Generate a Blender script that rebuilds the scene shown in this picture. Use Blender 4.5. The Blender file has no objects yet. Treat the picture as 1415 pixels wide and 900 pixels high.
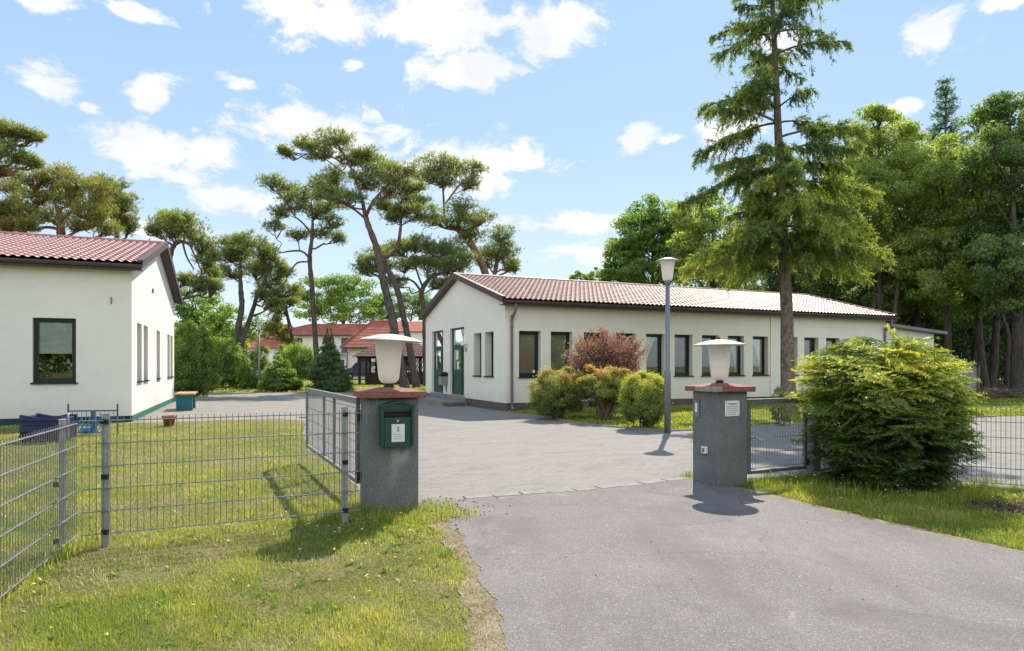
import bpy, math, random
import numpy as np
from mathutils import Matrix, Vector

rng = np.random.default_rng(7)
random.seed(7)
SC = bpy.context.scene
COL = SC.collection
F = 912.0                       # focal length in photo pixels
CX, HY, EYE = 707.5, 505.0, 1.55  # picture centre, horizon row, eye height
rad = math.radians
A = np.array


def P(px, py, Y):
    """measured photo position + distance -> metres"""
    return A([(px - CX) / F * Y, Y, EYE - (py - HY) / F * Y])


def G(px, py):
    """measured ground point -> metres (x, y)"""
    Y = F * EYE / (py - HY)
    return A([(px - CX) / F * Y, Y])


# ------------------------------------------------------------------ materials
def nodes_of(m):
    m.use_nodes = True
    nt = m.node_tree
    nt.nodes.clear()
    return nt


class NT:
    def __init__(s, nt):
        s.nt = nt

    def n(s, t, **kw):
        nd = s.nt.nodes.new(t)
        for k, v in kw.items():
            if k == 'ins':
                for a, b in v.items():
                    if isinstance(b, bpy.types.NodeSocket):
                        s.nt.links.new(b, nd.inputs[a])
                    else:
                        nd.inputs[a].default_value = b
            else:
                setattr(nd, k, v)
        return nd

    def link(s, a, b):
        s.nt.links.new(a, b)

    def math(s, op, a, b=0.0, c=None, clamp=False):
        ins = {0: a, 1: b}
        if c is not None:
            ins[2] = c
        return s.n('ShaderNodeMath', operation=op, use_clamp=clamp, ins=ins).outputs[0]

    def noise(s, vec, scale, detail=4.0, rough=0.55, dist=0.0):
        return s.n('ShaderNodeTexNoise', ins={'Vector': vec, 'Scale': scale, 'Detail': detail, 'Roughness': rough, 'Distortion': dist}).outputs[0]

    def ramp(s, fac, stops, interp='LINEAR'):
        r = s.n('ShaderNodeValToRGB', ins={0: fac})
        cr = r.color_ramp
        cr.interpolation = interp
        while len(cr.elements) < len(stops):
            cr.elements.new(0.5)
        for e, (p, c) in zip(cr.elements, stops):
            e.position = p
            e.color = (c, c, c, 1) if isinstance(c, (int, float)) else tuple(c) + (1,)
        return r.outputs[0]

    def mix(s, fac, a, b, mode='MIX'):
        m = s.n('ShaderNodeMix', data_type='RGBA', blend_type=mode)
        for k, v in ((0, fac), (6, a), (7, b)):
            if isinstance(v, bpy.types.NodeSocket):
                s.nt.links.new(v, m.inputs[k])
            elif isinstance(v, (int, float)):
                m.inputs[k].default_value = v
            else:
                m.inputs[k].default_value = tuple(v) + (1,)
        return m.outputs[2]

    def coord(s):
        return s.n('ShaderNodeTexCoord').outputs['Object']


def wallmat(name, c1, c2, dirt):
    m = bpy.data.materials.new(name)
    t = NT(nodes_of(m))
    co = t.coord()
    col = t.mix(t.ramp(t.noise(co, 0.6, 5.0), [(0.35, 0.0), (0.65, 1.0)]), c1, c2)
    col = t.mix(t.math('MULTIPLY', t.ramp(t.noise(co, 3.5, 6.0, 0.7), [(0.5, 0.0), (0.75, 1.0)]), 0.22), col, dirt)
    sv = t.n('ShaderNodeMapping', ins={'Vector': co, 'Scale': (1, 1, 0.07)}).outputs[0]
    col = t.mix(t.math('MULTIPLY', t.ramp(t.noise(sv, 4.0, 5.0, 0.7), [(0.55, 0.0), (0.75, 1.0)]), 0.10), col, dirt)
    z = t.n('ShaderNodeSeparateXYZ', ins={0: co}).outputs[2]
    zz_ = t.math('ADD', z, t.math('MULTIPLY', t.noise(co, 2.5, 6.0, 0.7), 0.9))
    col = t.mix(t.n('ShaderNodeMapRange', ins={0: zz_, 1: 1.15, 2: 0.55, 3: 0.0, 4: 0.30}).outputs[0], col, tuple(q * 0.8 for q in dirt))
    b = t.n('ShaderNodeBsdfPrincipled', ins={'Base Color': col, 'Roughness': 0.93, 'Specular IOR Level': 0.12})
    bn = t.n('ShaderNodeBump', ins={'Strength': 0.30, 'Distance': 0.010, 'Height': t.noise(co, 90.0, 4.0, 0.7)})
    t.link(bn.outputs[0], b.inputs['Normal'])
    o = t.n('ShaderNodeOutputMaterial')
    t.link(b.outputs[0], o.inputs[0])
    return m


def M(name, c1, c2=None, scale=3.0, rough=0.8, bump=0.0, bscale=60.0, spec=0.3, metal=0.0, lo=0.35, hi=0.65, c3=None, scale3=40.0, amt3=0.5, coat=0.0, detail=5.0):
    m = bpy.data.materials.new(name)
    t = NT(nodes_of(m))
    co = t.coord()
    col = None
    if c2 is not None:
        col = t.mix(t.ramp(t.noise(co, scale, detail), [(lo, 0.0), (hi, 1.0)]), c1, c2)
    if c3 is not None:
        base = col if col is not None else c1
        col = t.mix(t.math('MULTIPLY', t.ramp(t.noise(co, scale3, 3.0), [(0.52, 0.0), (0.62, 1.0)]), amt3), base, c3)
    b = t.n('ShaderNodeBsdfPrincipled', ins={'Roughness': rough, 'Specular IOR Level': spec, 'Metallic': metal, 'Coat Weight': coat})
    if col is not None:
        t.link(col, b.inputs['Base Color'])
    else:
        b.inputs['Base Color'].default_value = tuple(c1) + (1,)
    if bump:
        bn = t.n('ShaderNodeBump', ins={'Strength': bump, 'Distance': 0.02, 'Height': t.noise(co, bscale, 4.0)})
        t.link(bn.outputs[0], b.inputs['Normal'])
    o = t.n('ShaderNodeOutputMaterial')
    t.link(b.outputs[0], o.inputs[0])
    return m


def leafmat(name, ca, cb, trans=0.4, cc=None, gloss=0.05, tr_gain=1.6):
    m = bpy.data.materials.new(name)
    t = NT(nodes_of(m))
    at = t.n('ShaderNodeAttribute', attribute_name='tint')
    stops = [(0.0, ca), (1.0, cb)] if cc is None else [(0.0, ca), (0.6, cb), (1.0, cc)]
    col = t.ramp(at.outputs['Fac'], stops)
    d = t.n('ShaderNodeBsdfDiffuse', ins={'Color': col})
    trc = t.mix(1.0, col, (tr_gain * 1.12, tr_gain * 1.02, tr_gain * 0.52), 'MULTIPLY')
    tr = t.n('ShaderNodeBsdfTranslucent', ins={'Color': trc})
    mx = t.n('ShaderNodeMixShader', ins={0: trans, 1: d.outputs[0], 2: tr.outputs[0]})
    gl = t.n('ShaderNodeBsdfGlossy', ins={'Color': (0.8, 0.85, 0.8, 1), 'Roughness': 0.45})
    mg = t.n('ShaderNodeMixShader', ins={0: gloss, 1: mx.outputs[0], 2: gl.outputs[0]})
    o = t.n('ShaderNodeOutputMaterial')
    t.link(mg.outputs[0], o.inputs[0])
    return m


def glassmat(name, tint=(0.90, 0.94, 0.92), refl=0.06):
    m = bpy.data.materials.new(name)
    t = NT(nodes_of(m))
    tr = t.n('ShaderNodeBsdfTransparent', ins={'Color': tint + (1,)})
    gl = t.n('ShaderNodeBsdfGlossy', ins={'Color': (1, 1, 1, 1), 'Roughness': 0.012})
    lw = t.n('ShaderNodeLayerWeight', ins={'Blend': 0.28})
    fac = t.math('MULTIPLY_ADD', lw.outputs['Fresnel'], 0.9, refl, clamp=True)
    mx = t.n('ShaderNodeMixShader', ins={0: fac, 1: tr.outputs[0], 2: gl.outputs[0]})
    o = t.n('ShaderNodeOutputMaterial')
    t.link(mx.outputs[0], o.inputs[0])
    return m


TH = rad(24.0)                   # the site grid is turned 24 degrees from the view
UX, UY = math.cos(TH), math.sin(TH)


def ground_mat():
    m = bpy.data.materials.new('lawn_soil')
    t = NT(nodes_of(m))
    co = t.coord()
    n1 = t.noise(co, 0.35, 5.0)
    n2 = t.noise(co, 2.6, 5.0, 0.65)
    n3 = t.noise(co, 38.0, 4.0, 0.7)
    base = t.mix(t.ramp(n1, [(0.38, 0.0), (0.62, 1.0)]), (0.15, 0.17, 0.045), (0.25, 0.23, 0.08))
    base = t.mix(t.ramp(n2, [(0.48, 0.0), (0.70, 0.85)]), base, (0.34, 0.28, 0.15))
    base = t.mix(t.ramp(n3, [(0.35, 0.55), (0.6, 0.0)]), base, (0.05, 0.06, 0.014))
    b = t.n('ShaderNodeBsdfPrincipled', ins={'Base Color': base, 'Roughness': 0.95, 'Specular IOR Level': 0.1})
    bn = t.n('ShaderNodeBump', ins={'Strength': 0.9, 'Distance': 0.04, 'Height': n3})
    t.link(bn.outputs[0], b.inputs['Normal'])
    o = t.n('ShaderNodeOutputMaterial')
    t.link(b.outputs[0], o.inputs[0])
    return m


def asphalt_mat():
    m = bpy.data.materials.new('asphalt')
    t = NT(nodes_of(m))
    co = t.coord()
    big = t.noise(co, 0.55, 4.0, 0.6, 0.6)
    mid = t.noise(co, 3.2, 5.0, 0.6)
    vo = t.n('ShaderNodeTexVoronoi', ins={'Vector': co, 'Scale': 105.0})
    grit = t.n('ShaderNodeTexNoise', ins={'Vector': co, 'Scale': 130.0, 'Detail': 2.5}).outputs[0]
    c = t.mix(t.ramp(big, [(0.35, 0.0), (0.65, 1.0)]), (0.148, 0.140, 0.131), (0.20, 0.19, 0.178))
    c = t.mix(t.ramp(mid, [(0.56, 0.0), (0.72, 0.5)]), c, (0.25, 0.23, 0.215))
    c = t.mix(t.ramp(mid, [(0.25, 0.5), (0.42, 0.0)]), c, (0.115, 0.105, 0.102))
    c = t.mix(t.ramp(vo.outputs['Color'], [(0.74, 0.0), (0.88, 0.7)]), c, (0.34, 0.32, 0.31))
    c = t.mix(t.ramp(grit, [(0.34, 0.75), (0.46, 0.0)]), c, (0.055, 0.052, 0.055))
    # pale sandy scuffs
    sc = t.noise(co, 1.5, 6.0, 0.7, 1.2)
    c = t.mix(t.ramp(sc, [(0.62, 0.0), (0.74, 0.7)]), c, (0.37, 0.34, 0.30))
    st2 = t.noise(co, 0.9, 5.0, 0.6, 0.8)
    c = t.mix(t.ramp(st2, [(0.30, 0.55), (0.44, 0.0)]), c, (0.105, 0.098, 0.097))
    trk = t.n('ShaderNodeMapping', ins={'Vector': co, 'Rotation': (0, 0, 0.12), 'Scale': (1.1, 0.16, 1)}).outputs[0]
    c = t.mix(t.ramp(t.noise(trk, 1.5, 5.0, 0.55), [(0.50, 0.0), (0.66, 0.55)]), c, (0.125, 0.115, 0.109))
    oil = t.noise(co, 6.0, 3.0, 0.5)
    c = t.mix(t.ramp(oil, [(0.70, 0.0), (0.76, 0.5)]), c, (0.08, 0.075, 0.075))
    # hairline cracks with mossy dirt
    wv = t.n('ShaderNodeTexVoronoi', feature='DISTANCE_TO_EDGE', ins={'Vector': t.mix(0.25, co, t.n('ShaderNodeTexNoise', ins={'Vector': co, 'Scale': 2.5, 'Detail': 4.0}).outputs['Color']), 'Scale': 0.42})
    c = t.mix(t.ramp(wv.outputs['Distance'], [(0.0, 0.28), (0.008, 0.0)]), c, (0.07, 0.065, 0.06))
    b = t.n('ShaderNodeBsdfPrincipled', ins={'Base Color': c, 'Roughness': 0.82, 'Specular IOR Level': 0.3})
    hgt = t.math('ADD', t.math('MULTIPLY', vo.outputs['Distance'], 0.8), t.math('MULTIPLY', mid, 0.6))
    bn = t.n('ShaderNodeBump', ins={'Strength': 0.7, 'Distance': 0.008, 'Height': hgt})
    t.link(bn.outputs[0], b.inputs['Normal'])
    o = t.n('ShaderNodeOutputMaterial')
    t.link(b.outputs[0], o.inputs[0])
    return m


def paver_mat():
    m = bpy.data.materials.new('concrete_pavers')
    t = NT(nodes_of(m))
    co = t.coord()
    mp = t.n('ShaderNodeMapping', ins={'Vector': co, 'Rotation': (0, 0, -TH)})
    wob = t.n('ShaderNodeTexNoise', ins={'Vector': co, 'Scale': 1.3, 'Detail': 3.0}).outputs['Color']
    vec = t.mix(0.06, mp.outputs[0], wob)
    br = t.n('ShaderNodeTexBrick', offset=0.5, ins={'Vector': vec, 'Color1': (0.245, 0.236, 0.218, 1), 'Color2': (0.222, 0.214, 0.197, 1), 'Mortar': (0.175, 0.168, 0.14, 1), 'Scale': 1.0, 'Mortar Size': 0.007, 'Mortar Smooth': 0.4, 'Bias': 0.0, 'Brick Width': 0.22, 'Row Height': 0.11})
    n1 = t.noise(co, 0.6, 6.0, 0.65, 0.8)
    n2 = t.noise(co, 7.0, 5.0, 0.7)
    c = t.mix(t.ramp(n2, [(0.42, 0.0), (0.62, 0.7)]), br.outputs['Color'], (0.255, 0.245, 0.222))
    c = t.mix(t.ramp(n1, [(0.55, 0.0), (0.72, 0.6)]), c, (0.205, 0.20, 0.16))
    c = t.mix(t.ramp(t.noise(co, 45.0, 3.0), [(0.3, 0.55), (0.45, 0.0)]), c, (0.21, 0.20, 0.175))
    wear = t.n('ShaderNodeTexNoise', ins={'Vector': t.n('ShaderNodeMapping', ins={'Vector': mp.outputs[0], 'Scale': (0.8, 1.9, 1)}).outputs[0], 'Scale': 1.6, 'Detail': 7.0, 'Roughness': 0.7, 'Distortion': 0.6}).outputs[0]
    c = t.mix(t.ramp(wear, [(0.50, 0.0), (0.64, 0.65)]), c, (0.165, 0.157, 0.127))
    b = t.n('ShaderNodeBsdfPrincipled', ins={'Base Color': c, 'Roughness': 0.9, 'Specular IOR Level': 0.25})
    bn = t.n('ShaderNodeBump', ins={'Strength': 0.55, 'Distance': 0.012, 'Height': t.math('ADD', t.math('MULTIPLY', br.outputs['Fac'], -0.7), n2)})
    t.link(bn.outputs[0], b.inputs['Normal'])
    o = t.n('ShaderNodeOutputMaterial')
    t.link(b.outputs[0], o.inputs[0])
    return m


def bark_mat(name, low, high, z0, z1, scale=7.0, stretch=0.25):
    m = bpy.data.materials.new(name)
    t = NT(nodes_of(m))
    co = t.coord()
    z = t.n('ShaderNodeSeparateXYZ', ins={0: co}).outputs[2]
    f = t.n('ShaderNodeMapRange', ins={0: z, 1: z0, 2: z1}).outputs[0]
    mp = t.n('ShaderNodeMapping', ins={'Vector': co, 'Scale': (1, 1, stretch)})
    n = t.noise(mp.outputs[0], scale, 6.0, 0.7)
    base = t.mix(f, low, high)
    c = t.mix(t.ramp(n, [(0.35, 0.8), (0.58, 0.0)]), base, (0.035, 0.028, 0.024))
    b = t.n('ShaderNodeBsdfPrincipled', ins={'Base Color': c, 'Roughness': 0.95, 'Specular IOR Level': 0.1})
    bn = t.n('ShaderNodeBump', ins={'Strength': 1.0, 'Distance': 0.03, 'Height': n})
    t.link(bn.outputs[0], b.inputs['Normal'])
    o = t.n('ShaderNodeOutputMaterial')
    t.link(b.outputs[0], o.inputs[0])
    return m


def cone_glow_free_frost():
    m = bpy.data.materials.new('frosted_plastic')
    t = NT(nodes_of(m))
    co = t.coord()
    n = t.noise(co, 11.0, 5.0, 0.6, 0.5)
    c = t.mix(t.ramp(n, [(0.54, 0.0), (0.68, 0.65)]), (0.88, 0.86, 0.82), (0.62, 0.54, 0.38))
    d = t.n('ShaderNodeBsdfPrincipled', ins={'Base Color': c, 'Roughness': 0.35, 'Specular IOR Level': 0.4})
    tr = t.n('ShaderNodeBsdfTranslucent', ins={'Color': (0.93, 0.91, 0.87, 1)})
    mx = t.n('ShaderNodeMixShader', ins={0: 0.62, 1: d.outputs[0], 2: tr.outputs[0]})
    o = t.n('ShaderNodeOutputMaterial')
    t.link(mx.outputs[0], o.inputs[0])
    return m


MT = dict(
    render=wallmat('wall_render', (0.83, 0.80, 0.705), (0.80, 0.77, 0.68), (0.60, 0.56, 0.46)),
    render_l=wallmat('wall_render_white', (0.80, 0.785, 0.715), (0.77, 0.755, 0.69), (0.57, 0.555, 0.49)),
    plinth=M('plinth_brown', (0.105, 0.085, 0.075), (0.15, 0.125, 0.11), scale=9, rough=0.95, bump=0.5, bscale=80),
    plinth_g=M('plinth_green', (0.015, 0.13, 0.095), (0.02, 0.16, 0.12), scale=6, rough=0.8, bump=0.3),
    plinth_t=M('plinth_teal', (0.012, 0.055, 0.06), (0.02, 0.07, 0.075), scale=6, rough=0.8, bump=0.3),
    roof=M('roof_tile_brown', (0.32, 0.185, 0.145), (0.39, 0.235, 0.19), scale=1.3, rough=0.52, spec=0.6, c3=(0.30, 0.20, 0.16), scale3=5, amt3=0.8),
    roof_l=M('roof_tile_wine', (0.33, 0.155, 0.145), (0.40, 0.205, 0.19), scale=1.3, rough=0.5, spec=0.6, c3=(0.40, 0.18, 0.16), scale3=14, amt3=0.4),
    roof_far=M('roof_tile_red', (0.33, 0.10, 0.065), (0.42, 0.14, 0.095), scale=0.9, rough=0.75),
    verge=M('verge_brown', (0.10, 0.062, 0.052), rough=0.6),
    verge_g=M('verge_grey', (0.105, 0.085, 0.082), rough=0.8, spec=0.15),
    gutter=M('gutter_brown', (0.060, 0.047, 0.045), (0.08, 0.065, 0.06), scale=4, rough=0.45, spec=0.5),
    gutter_g=M('gutter_grey', (0.16, 0.165, 0.165), (0.2, 0.2, 0.2), scale=4, rough=0.5, spec=0.5),
    pipe=M('downpipe', (0.14, 0.115, 0.12), (0.18, 0.15, 0.155), scale=5, rough=0.5, spec=0.5),
    frame=M('frame_green', (0.004, 0.018, 0.014), (0.005, 0.024, 0.018), scale=4, rough=0.45, spec=0.5),
    door=M('door_green', (0.007, 0.055, 0.036), (0.009, 0.066, 0.044), scale=3, rough=0.45, spec=0.5),
    frame_dk=M('frame_dark', (0.02, 0.02, 0.022), rough=0.5),
    glass=glassmat('window_glass'),
    glass_dk=M('car_glass', (0.02, 0.025, 0.03), rough=0.05, spec=0.9),
    curtain=M('curtain', (0.86, 0.86, 0.85), (0.78, 0.78, 0.78), scale=8, rough=0.95),
    blind=M('blind_beige', (0.42, 0.37, 0.28), (0.38, 0.33, 0.25), scale=2, rough=0.9),  # beige sheet colour stands in for paving reflected in the panes
    blind_w=M('blind_white', (0.86, 0.86, 0.85), (0.80, 0.80, 0.80), scale=2, rough=0.9),
    inner=M('room_dark', (0.10, 0.09, 0.08), rough=0.9),
    white=M('white_paint', (0.80, 0.80, 0.78), rough=0.6),
    metal=M('galvanised', (0.30, 0.31, 0.33), (0.40, 0.41, 0.43), scale=30, rough=0.45, spec=0.5, metal=0.55),
    metal_d=M('galvanised_dull', (0.155, 0.165, 0.18), (0.215, 0.225, 0.245), scale=25, rough=0.5, spec=0.5, metal=0.35, c3=(0.28, 0.29, 0.31), scale3=60, amt3=0.4),
    wire=M('fence_wire', (0.19, 0.195, 0.205), (0.28, 0.285, 0.30), scale=20, rough=0.42, spec=0.6, metal=0.4),
    steel=M('polished_steel', (0.6, 0.6, 0.6), rough=0.25, metal=1.0),
    black=M('black_plastic', (0.012, 0.012, 0.014), rough=0.5),
    concrete=M('concrete', (0.30, 0.29, 0.27), (0.22, 0.215, 0.2), scale=5, rough=0.95, bump=0.4, bscale=70, c3=(0.15, 0.145, 0.13), scale3=22, amt3=0.4),
    pillar=None, cap=None,
    mailbox=M('mailbox_green', (0.003, 0.052, 0.034), (0.004, 0.062, 0.04), scale=8, rough=0.38, spec=0.5, coat=0.2),
    mailbox_d=M('mailbox_slot', (0.016, 0.010, 0.010), rough=0.5),
    paper=M('paper_white', (0.72, 0.72, 0.78), rough=0.7),
    ink=M('ink', (0.03, 0.03, 0.035), rough=0.8),
    ink_l=M('ink_pale', (0.30, 0.30, 0.34), rough=0.8),
    frost=cone_glow_free_frost(),
    hat=M('lamp_hat', (0.60, 0.60, 0.59), (0.42, 0.42, 0.41), scale=14, rough=0.6, c3=(0.24, 0.24, 0.22), scale3=45, amt3=0.6),
    socket=M('lamp_socket', (0.025, 0.022, 0.022), rough=0.6),
    wood=M('bench_wood', (0.50, 0.33, 0.19), (0.38, 0.23, 0.12), scale=6, rough=0.7),
    teal=M('teal_paint', (0.02, 0.16, 0.19), (0.03, 0.12, 0.15), scale=6, rough=0.7, c3=(0.05, 0.08, 0.09), scale3=12, amt3=0.5),
    terra=M('terracotta', (0.36, 0.13, 0.065), (0.28, 0.095, 0.05), scale=8, rough=0.85),
    soil=M('soil', (0.07, 0.05, 0.038), (0.13, 0.095, 0.07), scale=7, rough=1.0, bump=1.0, bscale=40),
    sand=M('sandy_verge', (0.30, 0.25, 0.185), (0.19, 0.155, 0.10), scale=5, rough=1.0, bump=0.9, bscale=60, c3=(0.16, 0.13, 0.09), scale3=30, amt3=0.7),
    navy=M('navy_plastic', (0.020, 0.030, 0.085), (0.03, 0.04, 0.11), scale=6, rough=0.5),
    bluem=M('blue_paint', (0.03, 0.17, 0.42), rough=0.5),
    rackm=M('grey_green_paint', (0.09, 0.12, 0.13), rough=0.5),
    rubber=M('rubber', (0.015, 0.015, 0.015), rough=0.9),
    van=M('van_blue', (0.022, 0.035, 0.075), rough=0.3, spec=0.6, coat=0.5),
    carp=M('car_silver_blue', (0.45, 0.52, 0.6), rough=0.3, spec=0.6, coat=0.5),
    redl=M('tail_lamp_red', (0.55, 0.02, 0.02), rough=0.25),
    darkwood=M('dark_wood', (0.035, 0.020, 0.016), (0.06, 0.035, 0.028), scale=6, rough=0.75),
    gazroof=M('gazebo_shingle', (0.13, 0.065, 0.06), (0.17, 0.09, 0.085), scale=5, rough=0.85),
    binm=M('bin_grey', (0.23, 0.25, 0.29), (0.28, 0.3, 0.34), scale=6, rough=0.45, spec=0.5),
    shedw=M('shed_wall', (0.36, 0.37, 0.39), (0.30, 0.31, 0.33), scale=3, rough=0.9),
    bark_pine=bark_mat('pine_bark', (0.125, 0.108, 0.10), (0.225, 0.15, 0.115), 7.0, 13.0),
    bark_red=bark_mat('pine_bark_red', (0.19, 0.12, 0.09), (0.30, 0.165, 0.105), 3.0, 9.0),
    bark_spruce=bark_mat('spruce_bark', (0.25, 0.20, 0.17), (0.23, 0.175, 0.145), 0.0, 9.0, 11.0, 0.45),
    bark=bark_mat('tree_bark', (0.10, 0.085, 0.07), (0.12, 0.105, 0.09), 0.0, 9.0),
    twig=M('twigs', (0.13, 0.085, 0.055), (0.2, 0.15, 0.11), scale=12, rough=0.95),
    log=M('fallen_wood', (0.34, 0.27, 0.2), (0.2, 0.15, 0.1), scale=5, rough=0.95),
    pine=leafmat('pine_needles', (0.08, 0.13, 0.045), (0.28, 0.335, 0.11), 0.50, tr_gain=1.9),
    pine_y=leafmat('pine_needles_sunny', (0.11, 0.15, 0.045), (0.34, 0.35, 0.10), 0.45, tr_gain=1.8),
    spruce=leafmat('spruce_needles', (0.06, 0.115, 0.03), (0.19, 0.275, 0.06), 0.52, cc=(0.43, 0.43, 0.095), tr_gain=2.0),
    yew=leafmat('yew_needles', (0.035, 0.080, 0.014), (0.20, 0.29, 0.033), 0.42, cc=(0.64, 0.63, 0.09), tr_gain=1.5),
    oak=leafmat('oak_leaves', (0.075, 0.155, 0.034), (0.22, 0.335, 0.075), 0.56, tr_gain=2.0),
    birch=leafmat('birch_leaves', (0.135, 0.215, 0.05), (0.34, 0.42, 0.115), 0.56, tr_gain=2.0),
    dark=leafmat('dark_leaves', (0.065, 0.13, 0.042), (0.20, 0.285, 0.09), 0.54, tr_gain=1.9),
    under=leafmat('understorey_leaves', (0.035, 0.07, 0.022), (0.11, 0.18, 0.045), 0.48, tr_gain=1.8),  # leaf colour darkened to paint in the deep shade inside the wood
    hedge=leafmat('hedge_leaves', (0.075, 0.155, 0.028), (0.30, 0.41, 0.065), 0.54, tr_gain=1.9),
    conif=leafmat('cone_needles', (0.045, 0.105, 0.03), (0.14, 0.235, 0.055), 0.45, tr_gain=1.7),
    barb=leafmat('barberry_leaves', (0.10, 0.15, 0.035), (0.31, 0.36, 0.06), 0.45, cc=(0.55, 0.36, 0.13), tr_gain=1.6),
    purple=leafmat('purple_leaves', (0.15, 0.066, 0.062), (0.33, 0.17, 0.152), 0.38, cc=(0.47, 0.34, 0.28), tr_gain=1.35),
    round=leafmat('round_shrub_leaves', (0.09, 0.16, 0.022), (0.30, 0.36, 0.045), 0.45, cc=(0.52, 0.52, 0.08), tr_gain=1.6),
    grass=leafmat('grass_blades', (0.115, 0.215, 0.03), (0.35, 0.40, 0.072), 0.46, cc=(0.56, 0.51, 0.23), gloss=0.03, tr_gain=1.45),
    grass_r=leafmat('grass_blades_lush', (0.13, 0.22, 0.03), (0.32, 0.38, 0.055), 0.48, cc=(0.52, 0.48, 0.16), gloss=0.03, tr_gain=1.4),
    straw=leafmat('straw', (0.28, 0.27, 0.10), (0.48, 0.43, 0.22), 0.3, cc=(0.56, 0.50, 0.31), gloss=0.03, tr_gain=1.0),
    yel=leafmat('yellow_petals', (0.08, 0.13, 0.03), (0.72, 0.58, 0.02), 0.3, cc=(0.8, 0.66, 0.04), tr_gain=1.0),
    wht=leafmat('white_petals', (0.08, 0.13, 0.03), (0.7, 0.7, 0.68), 0.3, cc=(0.78, 0.78, 0.75), tr_gain=1.0),
    lawn=ground_mat(), asphalt=asphalt_mat(), pavers=paver_mat(),
)


def pillar_mat():
    m = bpy.data.materials.new('roughcast_grey')
    t = NT(nodes_of(m))
    co = t.coord()
    n = t.noise(co, 3.0, 5.0, 0.65)
    g = t.n('ShaderNodeTexNoise', ins={'Vector': co, 'Scale': 120.0, 'Detail': 2.0}).outputs[0]
    c = t.mix(t.ramp(n, [(0.35, 0.0), (0.65, 1.0)]), (0.165, 0.185, 0.175), (0.235, 0.245, 0.235))
    c = t.mix(t.ramp(g, [(0.40, 0.5), (0.60, 0.0)]), c, (0.085, 0.095, 0.092))
    c = t.mix(t.ramp(g, [(0.60, 0.0), (0.68, 0.7)]), c, (0.36, 0.37, 0.35))
    c = t.mix(t.ramp(t.noise(co, 2.1, 3.0, 0.5, 0.4), [(0.70, 0.0), (0.78, 0.7)]), c, (0.40, 0.40, 0.38))
    b = t.n('ShaderNodeBsdfPrincipled', ins={'Base Color': c, 'Roughness': 0.9, 'Specular IOR Level': 0.25})
    bn = t.n('ShaderNodeBump', ins={'Strength': 0.8, 'Distance': 0.01, 'Height': g})
    t.link(bn.outputs[0], b.inputs['Normal'])
    o = t.n('ShaderNodeOutputMaterial')
    t.link(b.outputs[0], o.inputs[0])
    return m


MT['pillar'] = pillar_mat()
MT['cap'] = M('red_capstone', (0.225, 0.085, 0.065), (0.30, 0.13, 0.10), scale=30, rough=0.8, bump=0.4, bscale=60, c3=(0.13, 0.06, 0.055), scale3=90, amt3=0.6)
MT['mortar'] = M('chipped_mortar', (0.40, 0.37, 0.33), (0.24, 0.2, 0.17), scale=25, rough=0.95, bump=0.5)


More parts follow.
